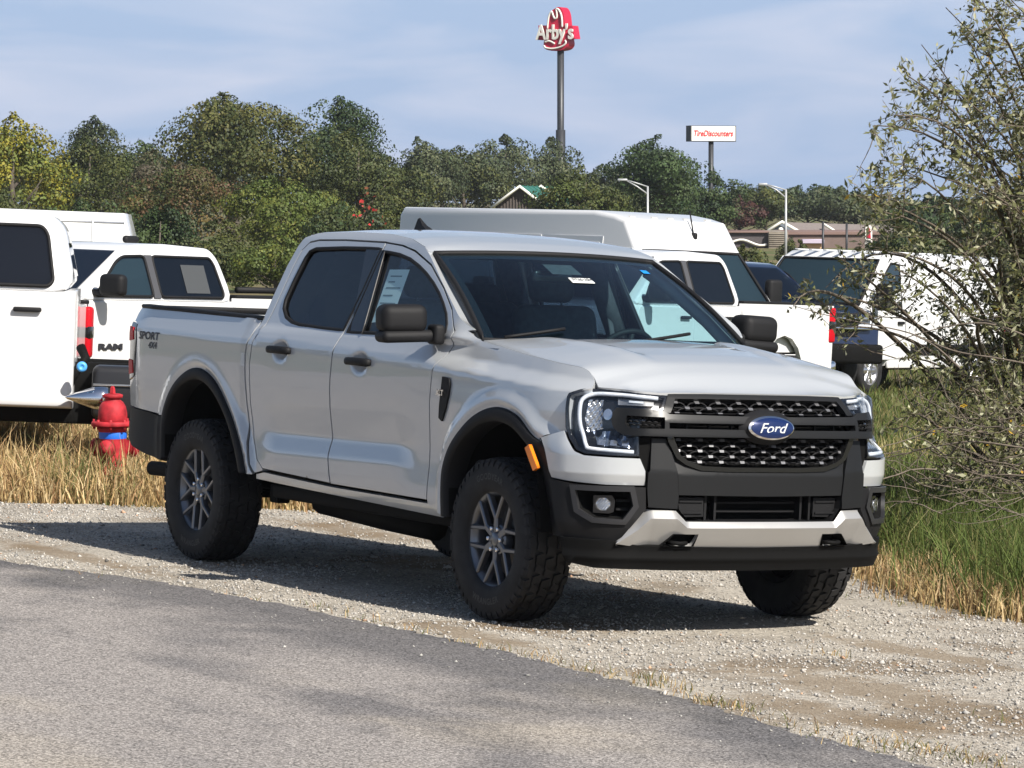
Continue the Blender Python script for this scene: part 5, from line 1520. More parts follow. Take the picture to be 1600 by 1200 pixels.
# G: dark blue pickup behind, nose toward the camera
NAVY = mat("navy_paint", (.008, .018, .055), .3, .3, .5, 1.0)
tG = white_pickup("dark blue pickup with chrome nose squeezed between the white pickup and low van", upright(2.95, 55.0, .50, -.866), dict(H=1.88, belt=1.33, rocker=.52, bumper=FRAME), paint=NAVY, tail=True)

for z_ in (.66, .98, 1.12):
    rbox("chrome_bar", (3.0, 0, z_), (.05, 1.55, .035), CHROME, tG, .012)
# ------------------------------------------------------------------ fire hydrant and litter in the dry grass
hp = LOT @ Vector((0, 0, 0))
def lot_point(px, py):
    """where the line of sight through a photo pixel meets the lot"""
    o = LOTI @ Vector((0, 0, CAM_H)); d = (LOTI @ at(px, py, 20.0)) - o
    t = -o.z / d.z
    for _ in range(8): t = (lot_z(0, (o + d * t).y) - o.z) / d.z
    return o + d * t
HRED = mat("hydrant_red", (.36, .022, .030), .65, 0, .25, noise=.45, nscale=11, bump=.3, bscale=60)
q = at(176, 650, 25.6); q.z = ground_at(q.x, q.y)
hyd = empty("fire_hydrant", "weathered red fire hydrant with a blue band standing in dry grass", "fire hydrant", mw=Matrix.Translation(q) @ Matrix.Diagonal((.78, .78, .90, 1)))
lathe("barrel", [(.165, -.05), (.165, .03), (.128, .05), (.124, .30), (.120, .48), (.128, .50), (.128, .52)], HRED, hyd, 28)
lathe("base_flange", [(.10, .525), (.185, .530), (.192, .538), (.192, .560), (.182, .568), (.10, .570)], HRED, hyd, 28)
lathe("colour_band", [(.1215, .435), (.1235, .440), (.1235, .485), (.1215, .49)], mat("band_blue", (.015, .14, .65), .5), hyd, 28)
lathe("bonnet", [(.122, .565), (.132, .580), (.130, .635), (.120, .680), (.096, .715), (.070, .733), (.068, .748), (.090, .750), (.093, .772), (.068, .780), (.040, .782), (0, .782)], HRED, hyd, 28)
lathe("operating_nut", [(.022, .780), (.026, .785), (.022, .825), (.012, .840), (0, .840)], HRED, hyd, 5, smooth=False)
for a in (20, 140, 260):
    V = []; F = []
    lathe("", [(.062, 0), (.062, .10), (.074, .10), (.074, .15), (.030, .155), (.026, .185), (0, .185)], None, None, 14, 'Z', V, F)
    o = mk("nozzle_cap", V, F, HRED, hyd); o.rotation_euler = Euler((0, rad(90), rad(a))); o.location = (.07 * math.cos(rad(a)), .07 * math.sin(rad(a)), .36)
for k in range(8):
    a = k * math.pi / 4
    tube("flange_bolt", [(.165 * math.cos(a), .165 * math.sin(a), .51), (.165 * math.cos(a), .165 * math.sin(a), .585)], .014, HRED, hyd, 6)

lp = lot_point(67, 715)
V = []; F = []; rr = random.Random(4)
for i in range(9):
    v = i / 8
    for j in range(6):
        u = j / 5 - .5
        V.append((u * (.14 - .10 * v) + .05 * v * v + rr.uniform(-.008, .008), rr.uniform(-.03, .03) + .02 * math.sin(j * 2), .10 + v * .26 + rr.uniform(-.01, .01)))
for i in range(8):
    for j in range(5): F.append((i * 6 + j, i * 6 + j + 1, i * 6 + j + 7, i * 6 + j + 6))
bag = mk("plastic_scrap", V, F, mat("white_plastic", (.75, .75, .74), .5), None); bag.matrix_world = Matrix.Translation(LOT @ Vector((lp.x, lp.y, 0)))
tag(bag, "scrap of white plastic caught in the dry grass at left", "litter")

# ------------------------------------------------------------------ signs, lamps and buildings beyond the lot
POLE = mat("pole_charcoal", (.035, .037, .042), .45, .2)
GALV = mat("galvanised", (.40, .41, .42), .5, .35)
SIGNRED = mat("sign_red", (.50, .010, .045), .45)
SIGNWHITE = mat("sign_white", (.78, .76, .70), .5)
def pole(name, X, Y, z0, z1, r, m, parent, n=16): return tube(name, [(X, Y, z0), (X, Y, z1)], r, m, parent, n)

# tall hat-shaped restaurant sign
Ys = 230.0
ps_ = at(876, 80, Ys); gz = ground_at(ps_.x, Ys)
sgn = empty("restaurant_sign", "tall black pole carrying a red hat-shaped restaurant sign", "sign", mw=Matrix.Translation((ps_.x, Ys, gz)))
zp = ps_.z - gz
tube("pole", [(0, 0, 0), (0, 0, zp + .3)], .215, POLE, sgn, 16)
tube("pole_sleeve", [(0, 0, 0), (0, 0, at(876, 203, Ys).z - gz)], .30, POLE, sgn, 16)
sy = Matrix.Translation((0, 0, zp)) @ Matrix.Rotation(rad(-28), 4, 'Z')
k_ = 1 / 25.07   # metres per photo pixel at this depth
def hat_pt(a, b): return ((a - 480) * .075 * k_ / .80, (1020 - b) * .075 * k_)
hat = [(230, 960), (215, 880), (225, 800), (285, 760), (285, 500), (300, 330), (350, 210), (410, 150), (480, 110), (540, 140), (585, 250), (605, 420), (615, 560), (640, 700), (650, 790), (655, 900), (590, 985), (440, 1015), (320, 1005)]
hatp = [hat_pt(*p) for p in catmull(hat, 3, True)]
def slab(name, poly, y0, y1, m, parent, mtx):
    n = len(poly)
    r = delaunay_2d_cdt([Vector(p) for p in poly], [(i, (i + 1) % n) for i in range(n)], [], 1, 1e-7)
    vs = [tuple(v) for v in r[0]]; tri = r[2]
    V = [mtx @ Vector((p[0], y0, p[1])) for p in vs] + [mtx @ Vector((p[0], y1, p[1])) for p in vs]
    m_ = len(vs)
    F = [tuple(f) for f in tri] + [tuple(i + m_ for i in reversed(f)) for f in tri] + [(i, (i + 1) % n, m_ + (i + 1) % n, m_ + i) for i in range(n)]
    return mk(name, V, F, m, parent, False)
hb = slab("hat_board", hatp, -.38, .62, SIGNRED, sgn, sy)
slab("banner_board", [hat_pt(*p) for p in ((80, 780), (110, 640), (105, 480), (740, 500), (760, 640), (780, 770))], -.30, .50, SIGNRED, sgn, sy)
for pts in ([(290, 560), (300, 420), (320, 290), (365, 200), (395, 280), (425, 345), (465, 330), (465, 230), (455, 150), (500, 170), (545, 270), (562, 400), (566, 530)], [(240, 830), (310, 810), (370, 830), (425, 870)], [(225, 905), (260, 950), (380, 970), (500, 950), (590, 910), (635, 850), (620, 800)]):
    tube("neon_outline", [sy @ Vector((hat_pt(*p)[0], -.42, hat_pt(*p)[1])) for p in catmull(pts, 4)], .062, SIGNWHITE, hb, 6)
rx = Matrix.Rotation(rad(90), 4, 'X')
c = hat_pt(425, 650)
text_mesh("sign_lettering", "Arby's", 1.28, SIGNWHITE, sy @ Matrix.Translation((c[0], -.44, c[1] + .02)) @ rx, sgn, .05, bold=.028, width=2.62)

# tyre shop sign
Yt = 190.0; pt = at(1111, 222, Yt); gz = ground_at(pt.x, Yt); k2 = Yt / 5766.6
ts = empty("shop_sign", "white rectangular tyre shop sign with red lettering on a black pole", "sign", mw=Matrix.Translation((pt.x, Yt, gz)))
zt_ = pt.z - gz
tube("pole", [(0, 0, 0), (0, 0, zt_ + .1)], .135, POLE, ts, 14)
ty_ = Matrix.Translation((0, 0, zt_)) @ Matrix.Rotation(rad(22), 4, 'Z')
w = 78 * k2
slab("sign_case", [(-w / 2, .02), (w / 2, .02), (w / 2, .84), (-w / 2, .84)], -.28, .28, mat("case_dark", (.03, .032, .036), .5), ts, ty_)
slab("sign_face", [(-w / 2 + .05, .06), (w / 2 - .05, .06), (w / 2 - .05, .81), (-w / 2 + .05, .81)], -.30, -.27, SIGNWHITE, ts, ty_)
text_mesh("sign_lettering", "TireDiscounters", .42, mat("letter_red", (.62, .02, .03), .5), ty_ @ Matrix.Translation((0, -.315, .43)) @ rx, ts, .01, shear=.25, bold=.008, width=w * .86)

# lot lamps
for (bx, ty1, y_, hx_, hyy, lab) in ((1012, 291, 150.0, 966, 281, "pale street lamp standing left of the tyre shop sign"), (1228, 296, 140.0, 1186, 288, "pale street lamp standing right of the tyre shop sign")):
    p = at(bx, ty1, y_); g_ = ground_at(p.x, y_); q = at(hx_, hyy, y_)
    l = empty("street_lamp", lab, "street lamp", "street lamps beyond the lot", Matrix.Translation((p.x, y_, g_)))
    tube("pole", [(0, 0, 0), (0, 0, p.z - g_)], [.060, .042], GALV, l, 10)
    dx = q.x - p.x; dz = q.z - p.z
    tube("arm", [(0, 0, p.z - g_ - .32), (dx * .35, 0, p.z - g_ - .02), (dx * .72, 0, p.z - g_ + dz * .85)], .032, GALV, l, 8)
    tube("brace", [(0, 0, p.z - g_ - .02), (dx * .45, 0, p.z - g_ + dz * .6), (dx * .72, 0, p.z - g_ + dz * .95)], .026, GALV, l, 8)
    rbox("lamp_head", (dx * .86, 0, p.z - g_ + dz), (abs(dx) * .34, .26, .10), GALV, l, .04, 2)

# small directional sign
Yd = 120.0; pd = at(1357, 386, Yd); gd = ground_at(pd.x, Yd); k3 = Yd / 5766.6
ds = empty("directional_sign", "small white round-topped sign with a red hat emblem behind the low van", "sign", mw=Matrix.Translation((pd.x, Yd, gd)))
dz0 = pd.z - gd
op = [(-5.5 * k3, 0), (5.5 * k3, 0), (5.5 * k3, 26 * k3)] + [(5.5 * k3 * math.cos(a), 26 * k3 + 9 * k3 * math.sin(a)) for a in np.linspace(.2, math.pi - .2, 7)] + [(-5.5 * k3, 26 * k3)]
I4 = Matrix.Translation((0, 0, dz0))
slab("sign_board", op, -.06, .06, SIGNWHITE, ds, I4)
slab("post", [(-.06, -dz0), (.06, -dz0), (.06, .02), (-.06, .02)], -.05, .05, POLE, ds, I4)
slab("red_emblem", [((a) * k3, b * k3) for a, b in ((-3.2, 14), (3.4, 14), (3.0, 18), (2.4, 25), (1.2, 30), (-.6, 31), (-1.8, 27), (-2.4, 20))], -.085, -.06, SIGNRED, ds, I4)
for zz, w_ in ((9.5, 6.5), (5.0, 5.5)): slab("dark_print", [(-w_ / 2 * k3, (zz - 1.2) * k3), (w_ / 2 * k3, (zz - 1.2) * k3), (w_ / 2 * k3, (zz + 1.2) * k3), (-w_ / 2 * k3, (zz + 1.2) * k3)], -.075, -.06, INK, ds, I4)
for bx, t0, lab in ((1286, 346, "thin dark pole in front of the brown building, left one"), (1323, 349, "thin dark pole in front of the brown building, right one")):
    p = at(bx, t0, 160.0); g_ = ground_at(p.x, 160.0)
    o = tube("utility_post", [(p.x, 160.0, g_ - .2), (p.x, 160.0, p.z)], .05, POLE, None, 8); tag(o, lab, "post", "thin posts by the brown building")

# brown flat-roofed restaurant with a pitched roof behind, and the green-roofed gable
def bbox(name, pxl, pxr, pyt, pyb, Y, depth, m, parent, inv):
    a = at(pxl, pyt, Y); b = at(pxr, pyb, Y)
    return rbox(name, inv @ Vector(((a.x + b.x) / 2, Y + depth / 2, (a.z + b.z) / 2)), (b.x - a.x, depth, a.z - b.z), m, parent, .02, 1)
BROWN = mat("brown_cladding", (.16, .115, .10), .8, noise=.12, nscale=2)
DKBR = mat("dark_band", (.075, .065, .068), .8)
TANB = mat("tan_siding", (.23, .20, .16), .85, noise=.1, nscale=4)
ROOFG = mat("taupe_shingle", (.22, .185, .17), .9, noise=.15, nscale=6)
Yb = 205.0
c0 = at(1245, 390, Yb); g0 = ground_at(c0.x, Yb)
bld = empty("restaurant_building", "low brown flat-roofed restaurant building beyond the vans", "building", mw=Matrix.Translation((c0.x, Yb, g0)))
inv = Matrix.Translation((-c0.x, -Yb, -g0))
bbox("main_wall", 1228, 1375, 366, 430, Yb, 9, BROWN, bld, inv)
bbox("parapet", 1226, 1377, 362, 367, Yb - .15, 9.4, mat("parapet_cap", (.20, .13, .11), .8), bld, inv)
bbox("dark_wing", 1131, 1202, 364, 430, Yb - .6, 9, DKBR, bld, inv)
bbox("wing_cap", 1129, 1204, 361.5, 364, Yb - .8, 9.3, mat("parapet_cap"), bld, inv)
bbox("siding_wall", 1201, 1231, 362, 430, Yb - 1.0, 8, TANB, bld, inv)
for k in range(7):
    bbox("siding_board", 1201.5, 1230.5, 364.5 + k * 3.1, 366.6 + k * 3.1, Yb - 1.06, .08, TANB, bld, inv)
bbox("entry_front", 1258, 1283, 380, 430, Yb - 1.4, 2, mat("entry_tan", (.62, .42, .24), .8), bld, inv)
bbox("entry_sign", 1254, 1288, 374, 380.5, Yb - 1.7, 1.2, mat("entry_lilac", (.48, .42, .52), .7), bld, inv)
bbox("red_panel", 1240, 1247, 388, 398, Yb - 1.3, .4, SIGNRED, bld, inv)
wv = [at(1137 + i * 6.2, 379 + 4.5 * math.sin(i * .62 + 2.6), Yb - .75) for i in range(11)]
tube("wave_trim", [inv @ p for p in wv], .07, SIGNWHITE, bld, 6)

Yh = 235.0
c1 = at(1270, 360, Yh); g1 = ground_at(c1.x, Yh)
hs = empty("house", "house with taupe shingled roof and blue-grey gable behind the restaurant", "house", mw=Matrix.Translation((c1.x, Yh, g1)))
inv1 = Matrix.Translation((-c1.x, -Yh, -g1))
def roof_poly(name, pts, Y0, Y1, m, parent, inv_):
    V = [inv_ @ at(a, b, Y0 + (Y1 - Y0) * t) for a, b, t in pts]
    return mk(name, V, [tuple(range(len(V)))], m, parent, False)
bbox("wall", 1196, 1400, 364, 430, Yh, 10, mat("house_wall", (.28, .25, .22), .9), hs, inv1)
roof_poly("roof", [(1232, 365, 0), (1400, 365, 0), (1392, 352, .6), (1222, 347, .6)], Yh - .5, Yh + 8, ROOFG, hs, inv1)
roof_poly("roof", [(1290, 365, 0), (1340, 365, 0), (1310, 351, .4), (1286, 350, .4)], Yh - 1.0, Yh + 6, ROOFG, hs, inv1)
gbl = [(1196, 365), (1222, 348), (1240, 356), (1252, 365)]
a_ = [inv1 @ at(p[0], p[1], Yh - .3) for p in gbl]
mk("gable", a_, [(0, 1, 2, 3)], mat("gable_blue", (.16, .19, .23), .8), hs, False)
tube("gable_trim", [inv1 @ at(1192, 366, Yh - .6), inv1 @ at(1222, 346.5, Yh - .6), inv1 @ at(1255, 366, Yh - .6)], .12, SIGNWHITE, hs, 6)
tube("roof_trim", [inv1 @ at(1286, 349.5, Yh - 1.2), inv1 @ at(1306, 362, Yh - 1.2)], .09, SIGNWHITE, hs, 6)
V = []; F = []
lathe("", [(0, -.06), (.16, -.06), (.16, 0)], None, None, 14, 'Y', V, F)
o = mk("round_vent", V, F, SIGNWHITE, hs); o.location = inv1 @ at(1220, 359, Yh - .5)

Yg = 165.0
c2 = at(820, 330, Yg); g2 = ground_at(c2.x, Yg)
gh_ = empty("green_roofed_building", "brown gabled building with white trim and green metal roof", "building", mw=Matrix.Translation((c2.x, Yg, g2)))
inv2 = Matrix.Translation((-c2.x, -Yg, -g2))
G3 = [at(774, 322, Yg), at(812, 292, Yg), at(853, 325, Yg)]
bl, br = Vector((G3[0].x, Yg, g2)), Vector((G3[2].x, Yg, g2))
GBR = mat("brown_board", (.085, .070, .062), .85)
mk("gable_wall", [inv2 @ v for v in (bl, br, G3[2], G3[1], G3[0])], [(0, 1, 2, 3, 4)], GBR, gh_, False)
for k in range(16):
    xx = G3[0].x + .12 + k * (G3[2].x - G3[0].x - .2) / 15
    zt3 = np.interp(xx, [G3[0].x, G3[1].x, G3[2].x], [G3[0].z, G3[1].z, G3[2].z]) - .05
    rbox("board", inv2 @ Vector((xx, Yg - .03, zt3 - 1.0)), (.05, .05, 2.0), GBR, gh_, 0)
bk = Vector((1.55, 9.0, 0))
GREENM = mat("green_metal_roof", (.035, .17, .12), .4, .3)
def rq(name, v, m): return mk(name, [inv2 @ p for p in v], [(0, 1, 2, 3)], m, gh_, False)
off = Vector((0, -.3, .05))
rq("roof_slope", (G3[1] + off, G3[2] + off + Vector((.12, 0, -.1)), G3[2] + bk + Vector((.12, 0, -.1)), G3[1] + bk), GREENM)
rq("roof_slope", (G3[1] + off, G3[0] + off + Vector((-.12, 0, -.1)), G3[0] + bk + Vector((-.12, 0, -.1)), G3[1] + bk), GREENM)
for k in range(7):
    t = (k + .5) / 7; p0 = G3[1].lerp(G3[1] + bk, t) + Vector((0, 0, .06)); p1 = (G3[2] + Vector((.12, 0, -.1))).lerp(G3[2] + bk + Vector((.12, 0, -.1)), t) + Vector((0, 0, .06))
    tube("roof_seam", [inv2 @ p0, inv2 @ p1], .035, GREENM, gh_, 5)
tube("gable_trim", [inv2 @ (G3[0] + Vector((-.2, -.35, -.1))), inv2 @ (G3[1] + Vector((0, -.35, .02))), inv2 @ (G3[2] + Vector((.2, -.35, -.1)))], .085, SIGNWHITE, gh_, 6)
dm = at(845, 291, Yg + 5)
tube("dormer_trim", [inv2 @ at(838, 296, Yg + 5), inv2 @ at(845, 290.5, Yg + 5), inv2 @ at(862, 303, Yg + 5)], .07, SIGNWHITE, gh_, 6)
# ------------------------------------------------------------------ foliage
def leaf_mat(name, transl=.35, rough=.6, spec=.3):
    m = bpy.data.materials.new(name); m.use_nodes = True
    nt = m.node_tree; b = nt.nodes['Principled BSDF']; out = nt.nodes['Material Output']
    a = nt.nodes.new('ShaderNodeAttribute'); a.attribute_name = 'tint'
    nt.links.new(a.outputs['Color'], b.inputs['Base Color']); b.inputs['Roughness'].default_value = rough; b.inputs['Specular IOR Level'].default_value = spec
    t = nt.nodes.new('ShaderNodeBsdfTranslucent'); nt.links.new(a.outputs['Color'], t.inputs['Color'])
    mx = nt.nodes.new('ShaderNodeMixShader'); mx.inputs[0].default_value = transl
    nt.links.new(b.outputs[0], mx.inputs[1]); nt.links.new(t.outputs[0], mx.inputs[2]); nt.links.new(mx.outputs[0], out.inputs['Surface'])
    return m
LEAF = leaf_mat("tree_leaf", .22)
LEAFB = leaf_mat("shrub_leaf", .25, .5)
BLADE = leaf_mat("grass_blade", .30, .7)
BARK = mat("bark", (.085, .070, .055), .9, noise=.3, nscale=20)
TWIG = mat("grey_twig", (.125, .100, .075), .85, noise=.3, nscale=40)

def unit(v): return v / np.maximum(1e-9, np.linalg.norm(v, axis=-1, keepdims=True))
def leaf_quads(C, Nn, ln, wd, T=None):
    """diamond leaves: centre C, normal Nn, length, width"""
    n = len(C)
    if T is None: T = unit(RNG.normal(size=(n, 3)))
    T = unit(T - (T * Nn).sum(1, keepdims=True) * Nn); B = np.cross(Nn, T)
    l = ln[:, None] * .5; w = wd[:, None] * .5
    V = np.stack([C - T * l, C + B * w - T * l * .1 + Nn * w * .25, C + T * l, C - B * w - T * l * .1 + Nn * w * .25], 1).reshape(-1, 3)
    return V, np.arange(4 * n).reshape(-1, 4)

def tree(name, label, cx, top, wpx, Y, pal, n=8000, ls=.15, base=1.0, group="trees along the far edge of the lot", seed=0, thin=0.0, category="tree", squat=0.0):
    global RNG
    RNG = np.random.default_rng(1000 + seed)
    p = at(cx, top, Y); g = ground_at(p.x, Y); H = p.z - g; hwid = wpx / 2 * Y / 5766.6
    t = empty(name, label, category, group, Matrix.Translation((p.x, Y, g)))
    n = int(n * 1.55); ls = ls * .82
    zc = H * (.56 - squat); rz = H - zc
    rz_low = max(.6, zc - base)
    # lobes: a few big masses, then clumps on their skin
    nl = 7
    lobes = [(np.array((0, 0, zc)), .80)]
    for k in range(nl):
        a = RNG.uniform(0, 6.28); e = RNG.uniform(-.55, .85)
        d = np.array((math.cos(a) * math.cos(e), math.sin(a) * math.cos(e), math.sin(e)))
        lobes.append((np.array((0, 0, zc)) + d * np.array((hwid, hwid, rz if e > 0 else rz_low)) * RNG.uniform(.42, .62), RNG.uniform(.34, .55)))
    cl = []
    ncl = max(40, int(n / 190))
    for i in range(ncl):
        lc, lr = lobes[RNG.integers(0, len(lobes))]
        d = unit(RNG.normal(size=3)); rr = RNG.uniform(.55, 1.04) ** .6
        c = lc + d * rr * lr * np.array((hwid, hwid, rz if d[2] > 0 else rz_low)) * .92
        if c[2] < base * .6 or c[2] > H: continue
        cl.append((c, RNG.uniform(.5, 1.2) * .150 * (hwid + rz), RNG.uniform(0, 1)))
    cs = np.array([c for c, _, _ in cl]); cr = np.array([r for _, r, _ in cl]); ct = np.array([k for _, _, k in cl])
    idx = RNG.integers(0, len(cs), n)
    d = unit(RNG.normal(size=(n, 3)) + np.array((0, 0, .25))); rr = RNG.uniform(.30, 1.0, n) ** .45 * 1.05
    C = cs[idx] + d * (rr * cr[idx])[:, None] * np.array((1.0, 1.0, .78))
    out = unit((C - np.array((0, 0, zc))) / np.array((hwid, hwid, rz)))
    Nn = unit(d * 1.0 + out * .35 + RNG.normal(size=(n, 3)) * .50)
    C[:, 2] *= H / np.percentile(C[:, 2], 99.6)
    C[:, :2] *= hwid / np.percentile(np.abs(C[:, 0]), 97.5)
    tt = np.clip((C[:, 2] - zc) / (H - zc), -1, 1)
    C[:, :2] *= np.where(tt > 0, .30 + .78 * np.sqrt(np.clip(1 - tt ** 2, 0, 1)), 1.05)[:, None]
    keep = (C[:, 2] > .2) & (C[:, 2] < H * 1.03) & (RNG.uniform(0, 1, n) > thin)
    C, Nn, idx = C[keep], Nn[keep], idx[keep]; n = len(C)
    sz = ls * RNG.uniform(.6, 1.35, n)
    V, F = leaf_quads(C, Nn, sz, sz * RNG.uniform(.55, .9, n))
    pal = np.array(pal); pi = np.clip((ct[idx] * len(pal) + RNG.normal(0, .35, n)).astype(int), 0, len(pal) - 1)
    cols = pal[pi] * np.array((1.08, 1.20, 1.15)) * (.80 + .42 * ct[idx])[:, None] * RNG.uniform(.84, 1.16, n)[:, None] * (1 + RNG.normal(0, .04, (n, 3)))
    mk_np("crown", V, F, LEAF, t, False, np.clip(cols, .005, 1))
    V = []; F = []
    r0 = max(.10, .035 * H)
    tube("", [(0, 0, -.3), (.06 * hwid, .02, zc * .4), (-.03 * hwid, 0, zc), (.02, 0, H * .86)], [r0, r0 * .8, r0 * .5, r0 * .1], None, n=7, V=V, F=F)
    for k in range(9):
        a = RNG.uniform(0, 6.28); z0 = zc * RNG.uniform(.35, 1.0)
        tube("", [(0, 0, z0), (math.cos(a) * hwid * .35, math.sin(a) * hwid * .35, z0 + rz * .22), (math.cos(a) * hwid * .72, math.sin(a) * hwid * .72, z0 + rz * RNG.uniform(.3, .6))], [r0 * .38, r0 * .24, r0 * .07], None, n=5, V=V, F=F)
    mk("trunk", V, F, BARK, t)
    return t

OLIVE = [(.045, .055, .018), (.062, .068, .020), (.082, .080, .022), (.055, .060, .022)]
DARKG = [(.026, .042, .018), (.036, .054, .020), (.048, .064, .022)]
YELG = [(.22, .18, .022), (.27, .22, .028), (.14, .14, .028), (.11, .12, .026)]
LIME = [(.10, .11, .022), (.13, .13, .026), (.085, .10, .022), (.07, .085, .022)]
RUST = [(.13, .085, .030), (.16, .095, .028), (.09, .075, .028), (.11, .06, .03)]
GREYG = [(.055, .066, .034), (.070, .078, .040), (.085, .088, .045)]
MAROON = [(.075, .030, .028), (.095, .040, .030), (.060, .045, .028)]
TREES = [
    ("yellow-green tree at the far left edge", 20, 182, 175, 140, YELG, 9000, .15),
    ("grey-green tree behind the yellow one at left", 150, 186, 150, 190, GREYG, 8000, .17),
    ("olive tree right of the yellow-green tree", 140, 215, 190, 150, OLIVE, 9000, .14),
    ("small dark tree left of the tallest maple", 222, 222, 110, 185, DARKG, 5000, .16),
    ("tallest dark maple left of centre", 362, 152, 235, 150, [(.040, .050, .016), (.055, .060, .018), (.075, .072, .020), (.095, .085, .026)], 15000, .16),
    ("tall dark narrow tree right of the maple", 520, 156, 150, 160, DARKG + OLIVE[:1], 11000, .15),
    ("olive tree below the narrow dark tree", 560, 205, 120, 150, OLIVE, 7000, .14),
    ("rust-brown tree in front of the maple", 290, 258, 190, 128, RUST[2:] + OLIVE[:2] + RUST[:1], 8500, .12),
    ("bare brown-tinged tree at the maple's left shoulder", 250, 236, 110, 140, [(.11, .085, .06), (.09, .075, .045), (.07, .065, .03)], 4200, .12),
    ("yellowing lime-green tree over the silver pickup's cab", 440, 280, 195, 118, LIME, 10000, .115),
    ("grey-green tree behind the van's roof, first from left", 650, 218, 130, 200, GREYG, 7500, .18),
    ("grey-green tree behind the van's roof, second from left", 725, 232, 130, 205, OLIVE + GREYG, 7500, .18),
    ("open-crowned tree left of the tall sign pole", 790, 212, 120, 215, GREYG, 7000, .18),
    ("open-crowned tree behind the tall sign pole", 858, 216, 90, 220, GREYG, 4600, .18),
    ("olive tree right of the green roof", 915, 262, 145, 150, LIME[2:] + OLIVE, 7500, .13),
    ("loose grey-green tree between the two pole signs", 945, 258, 80, 220, GREYG, 3800, .18),
    ("round dark green tree left of the tyre shop sign", 1042, 216, 150, 175, DARKG + [(.05, .07, .026)], 11000, .16),
    ("dark tree right of the tyre shop sign", 1112, 268, 90, 190, DARKG, 5000, .17),
    ("maroon tree right of the tyre shop pole", 1155, 306, 85, 210, MAROON + OLIVE[:1], 4500, .17),
    ("olive tree behind the right street lamp", 1195, 296, 95, 215, OLIVE, 5000, .18),
    ("dark green tree behind the house roof, left", 1260, 290, 130, 245, DARKG + GREYG[:1], 7000, .20),
    ("dark green tree behind the house roof, right", 1335, 300, 120, 245, DARKG, 6500, .20),
    ("dark tree behind the leafy shrub", 1440, 306, 150, 170, DARKG, 7500, .16),
    ("dark tree at the far right edge", 1560, 300, 170, 170, DARKG + OLIVE[:1], 7500, .16),
    ("pale tree beyond the left tree line gap", 620, 250, 110, 175, OLIVE, 6000, .16),
]
for i, (lab, cx, top, w, Y, pal, n, ls) in enumerate(TREES):
    tree("broadleaf_tree", lab, cx, top, w, Y, pal, n, ls, seed=i)
for i in range(15):
    r_ = random.Random(300 + i)
    tree("broadleaf_tree", "hazy grey-green tree in the far row behind the others, " + ("first", "second", "third", "fourth", "fifth", "sixth", "seventh", "eighth", "ninth", "tenth", "eleventh", "twelfth", "thirteenth", "fourteenth", "last")[i] + " from the left", -40 + i * 122 + r_.uniform(-20, 20), (236 if i < 7 else 262 if i < 9 else 300) + r_.uniform(-16, 16), 190, 255 + r_.uniform(-12, 12), GREYG + OLIVE[:2], 5200, .23, group="far row of trees", seed=200 + i)
SHR = [
    ("dark shrub behind the side-on pickup's roof, left", 250, 325, 170, 105, DARKG, 5500),
    ("olive shrub behind the side-on pickup, right of the dark one", 345, 345, 130, 103, OLIVE, 4500),
    ("lime shrub just left of the silver pickup's cab", 430, 372, 130, 100, LIME, 5000),
    ("olive shrub behind the silver pickup's roof", 540, 318, 150, 108, OLIVE + DARKG, 5500),
    ("dark shrub at the high van's rear corner", 610, 310, 90, 112, OLIVE, 3500),
    ("dark shrub behind the box truck", 120, 310, 200, 112, OLIVE + DARKG, 6000),
    ("olive shrub at the left edge behind the bedless truck", 10, 300, 130, 115, OLIVE, 4500),
    ("olive shrub beside the brown restaurant's dark wing", 1165, 386, 110, 100, OLIVE, 3500),
    ("small shrub in front of the restaurant entry", 1240, 372, 50, 150, OLIVE, 2200),
    ("dark shrub right of the small directional sign", 1410, 345, 110, 110, DARKG + OLIVE, 5000),
    ("dark shrub behind the low van's roof at right", 1540, 350, 150, 110, DARKG + OLIVE, 5500),
    ("olive shrub behind the high van's nose", 930, 322, 130, 115, OLIVE, 3500),
    ("olive shrub under the round dark tree", 1060, 320, 120, 125, OLIVE + DARKG, 4000),
]
for i, (lab, cx, top, w, Y, pal, n) in enumerate(SHR):
    tree("shrub", lab, cx, top, w, Y, pal, n, .10, base=.2, group="shrubs along the far edge of the lot", seed=50 + i, category="shrub", squat=.10)
# scarlet creeper leaves on the shrub by the high van
RNG = np.random.default_rng(5)
vp = np.array(at(577, 318, 104.0)); n = 34
C = vp + RNG.normal(0, 1, (n, 3)) * np.array((.22, .2, .30))
C[22:] += np.array((.42, 0, -.75))
Vv, Fv = leaf_quads(C, unit(RNG.normal(size=(n, 3)) + np.array((.4, -.6, .4))), RNG.uniform(.08, .15, n), RNG.uniform(.07, .11, n))
o = mk_np("red_creeper", Vv, Fv, LEAF, None, False, np.array([(.42, .03, .03), (.30, .05, .035), (.20, .07, .03)])[RNG.integers(0, 3, n)])
tag(o, "sprig of scarlet creeper leaves on the shrub left of the high van", "creeper")
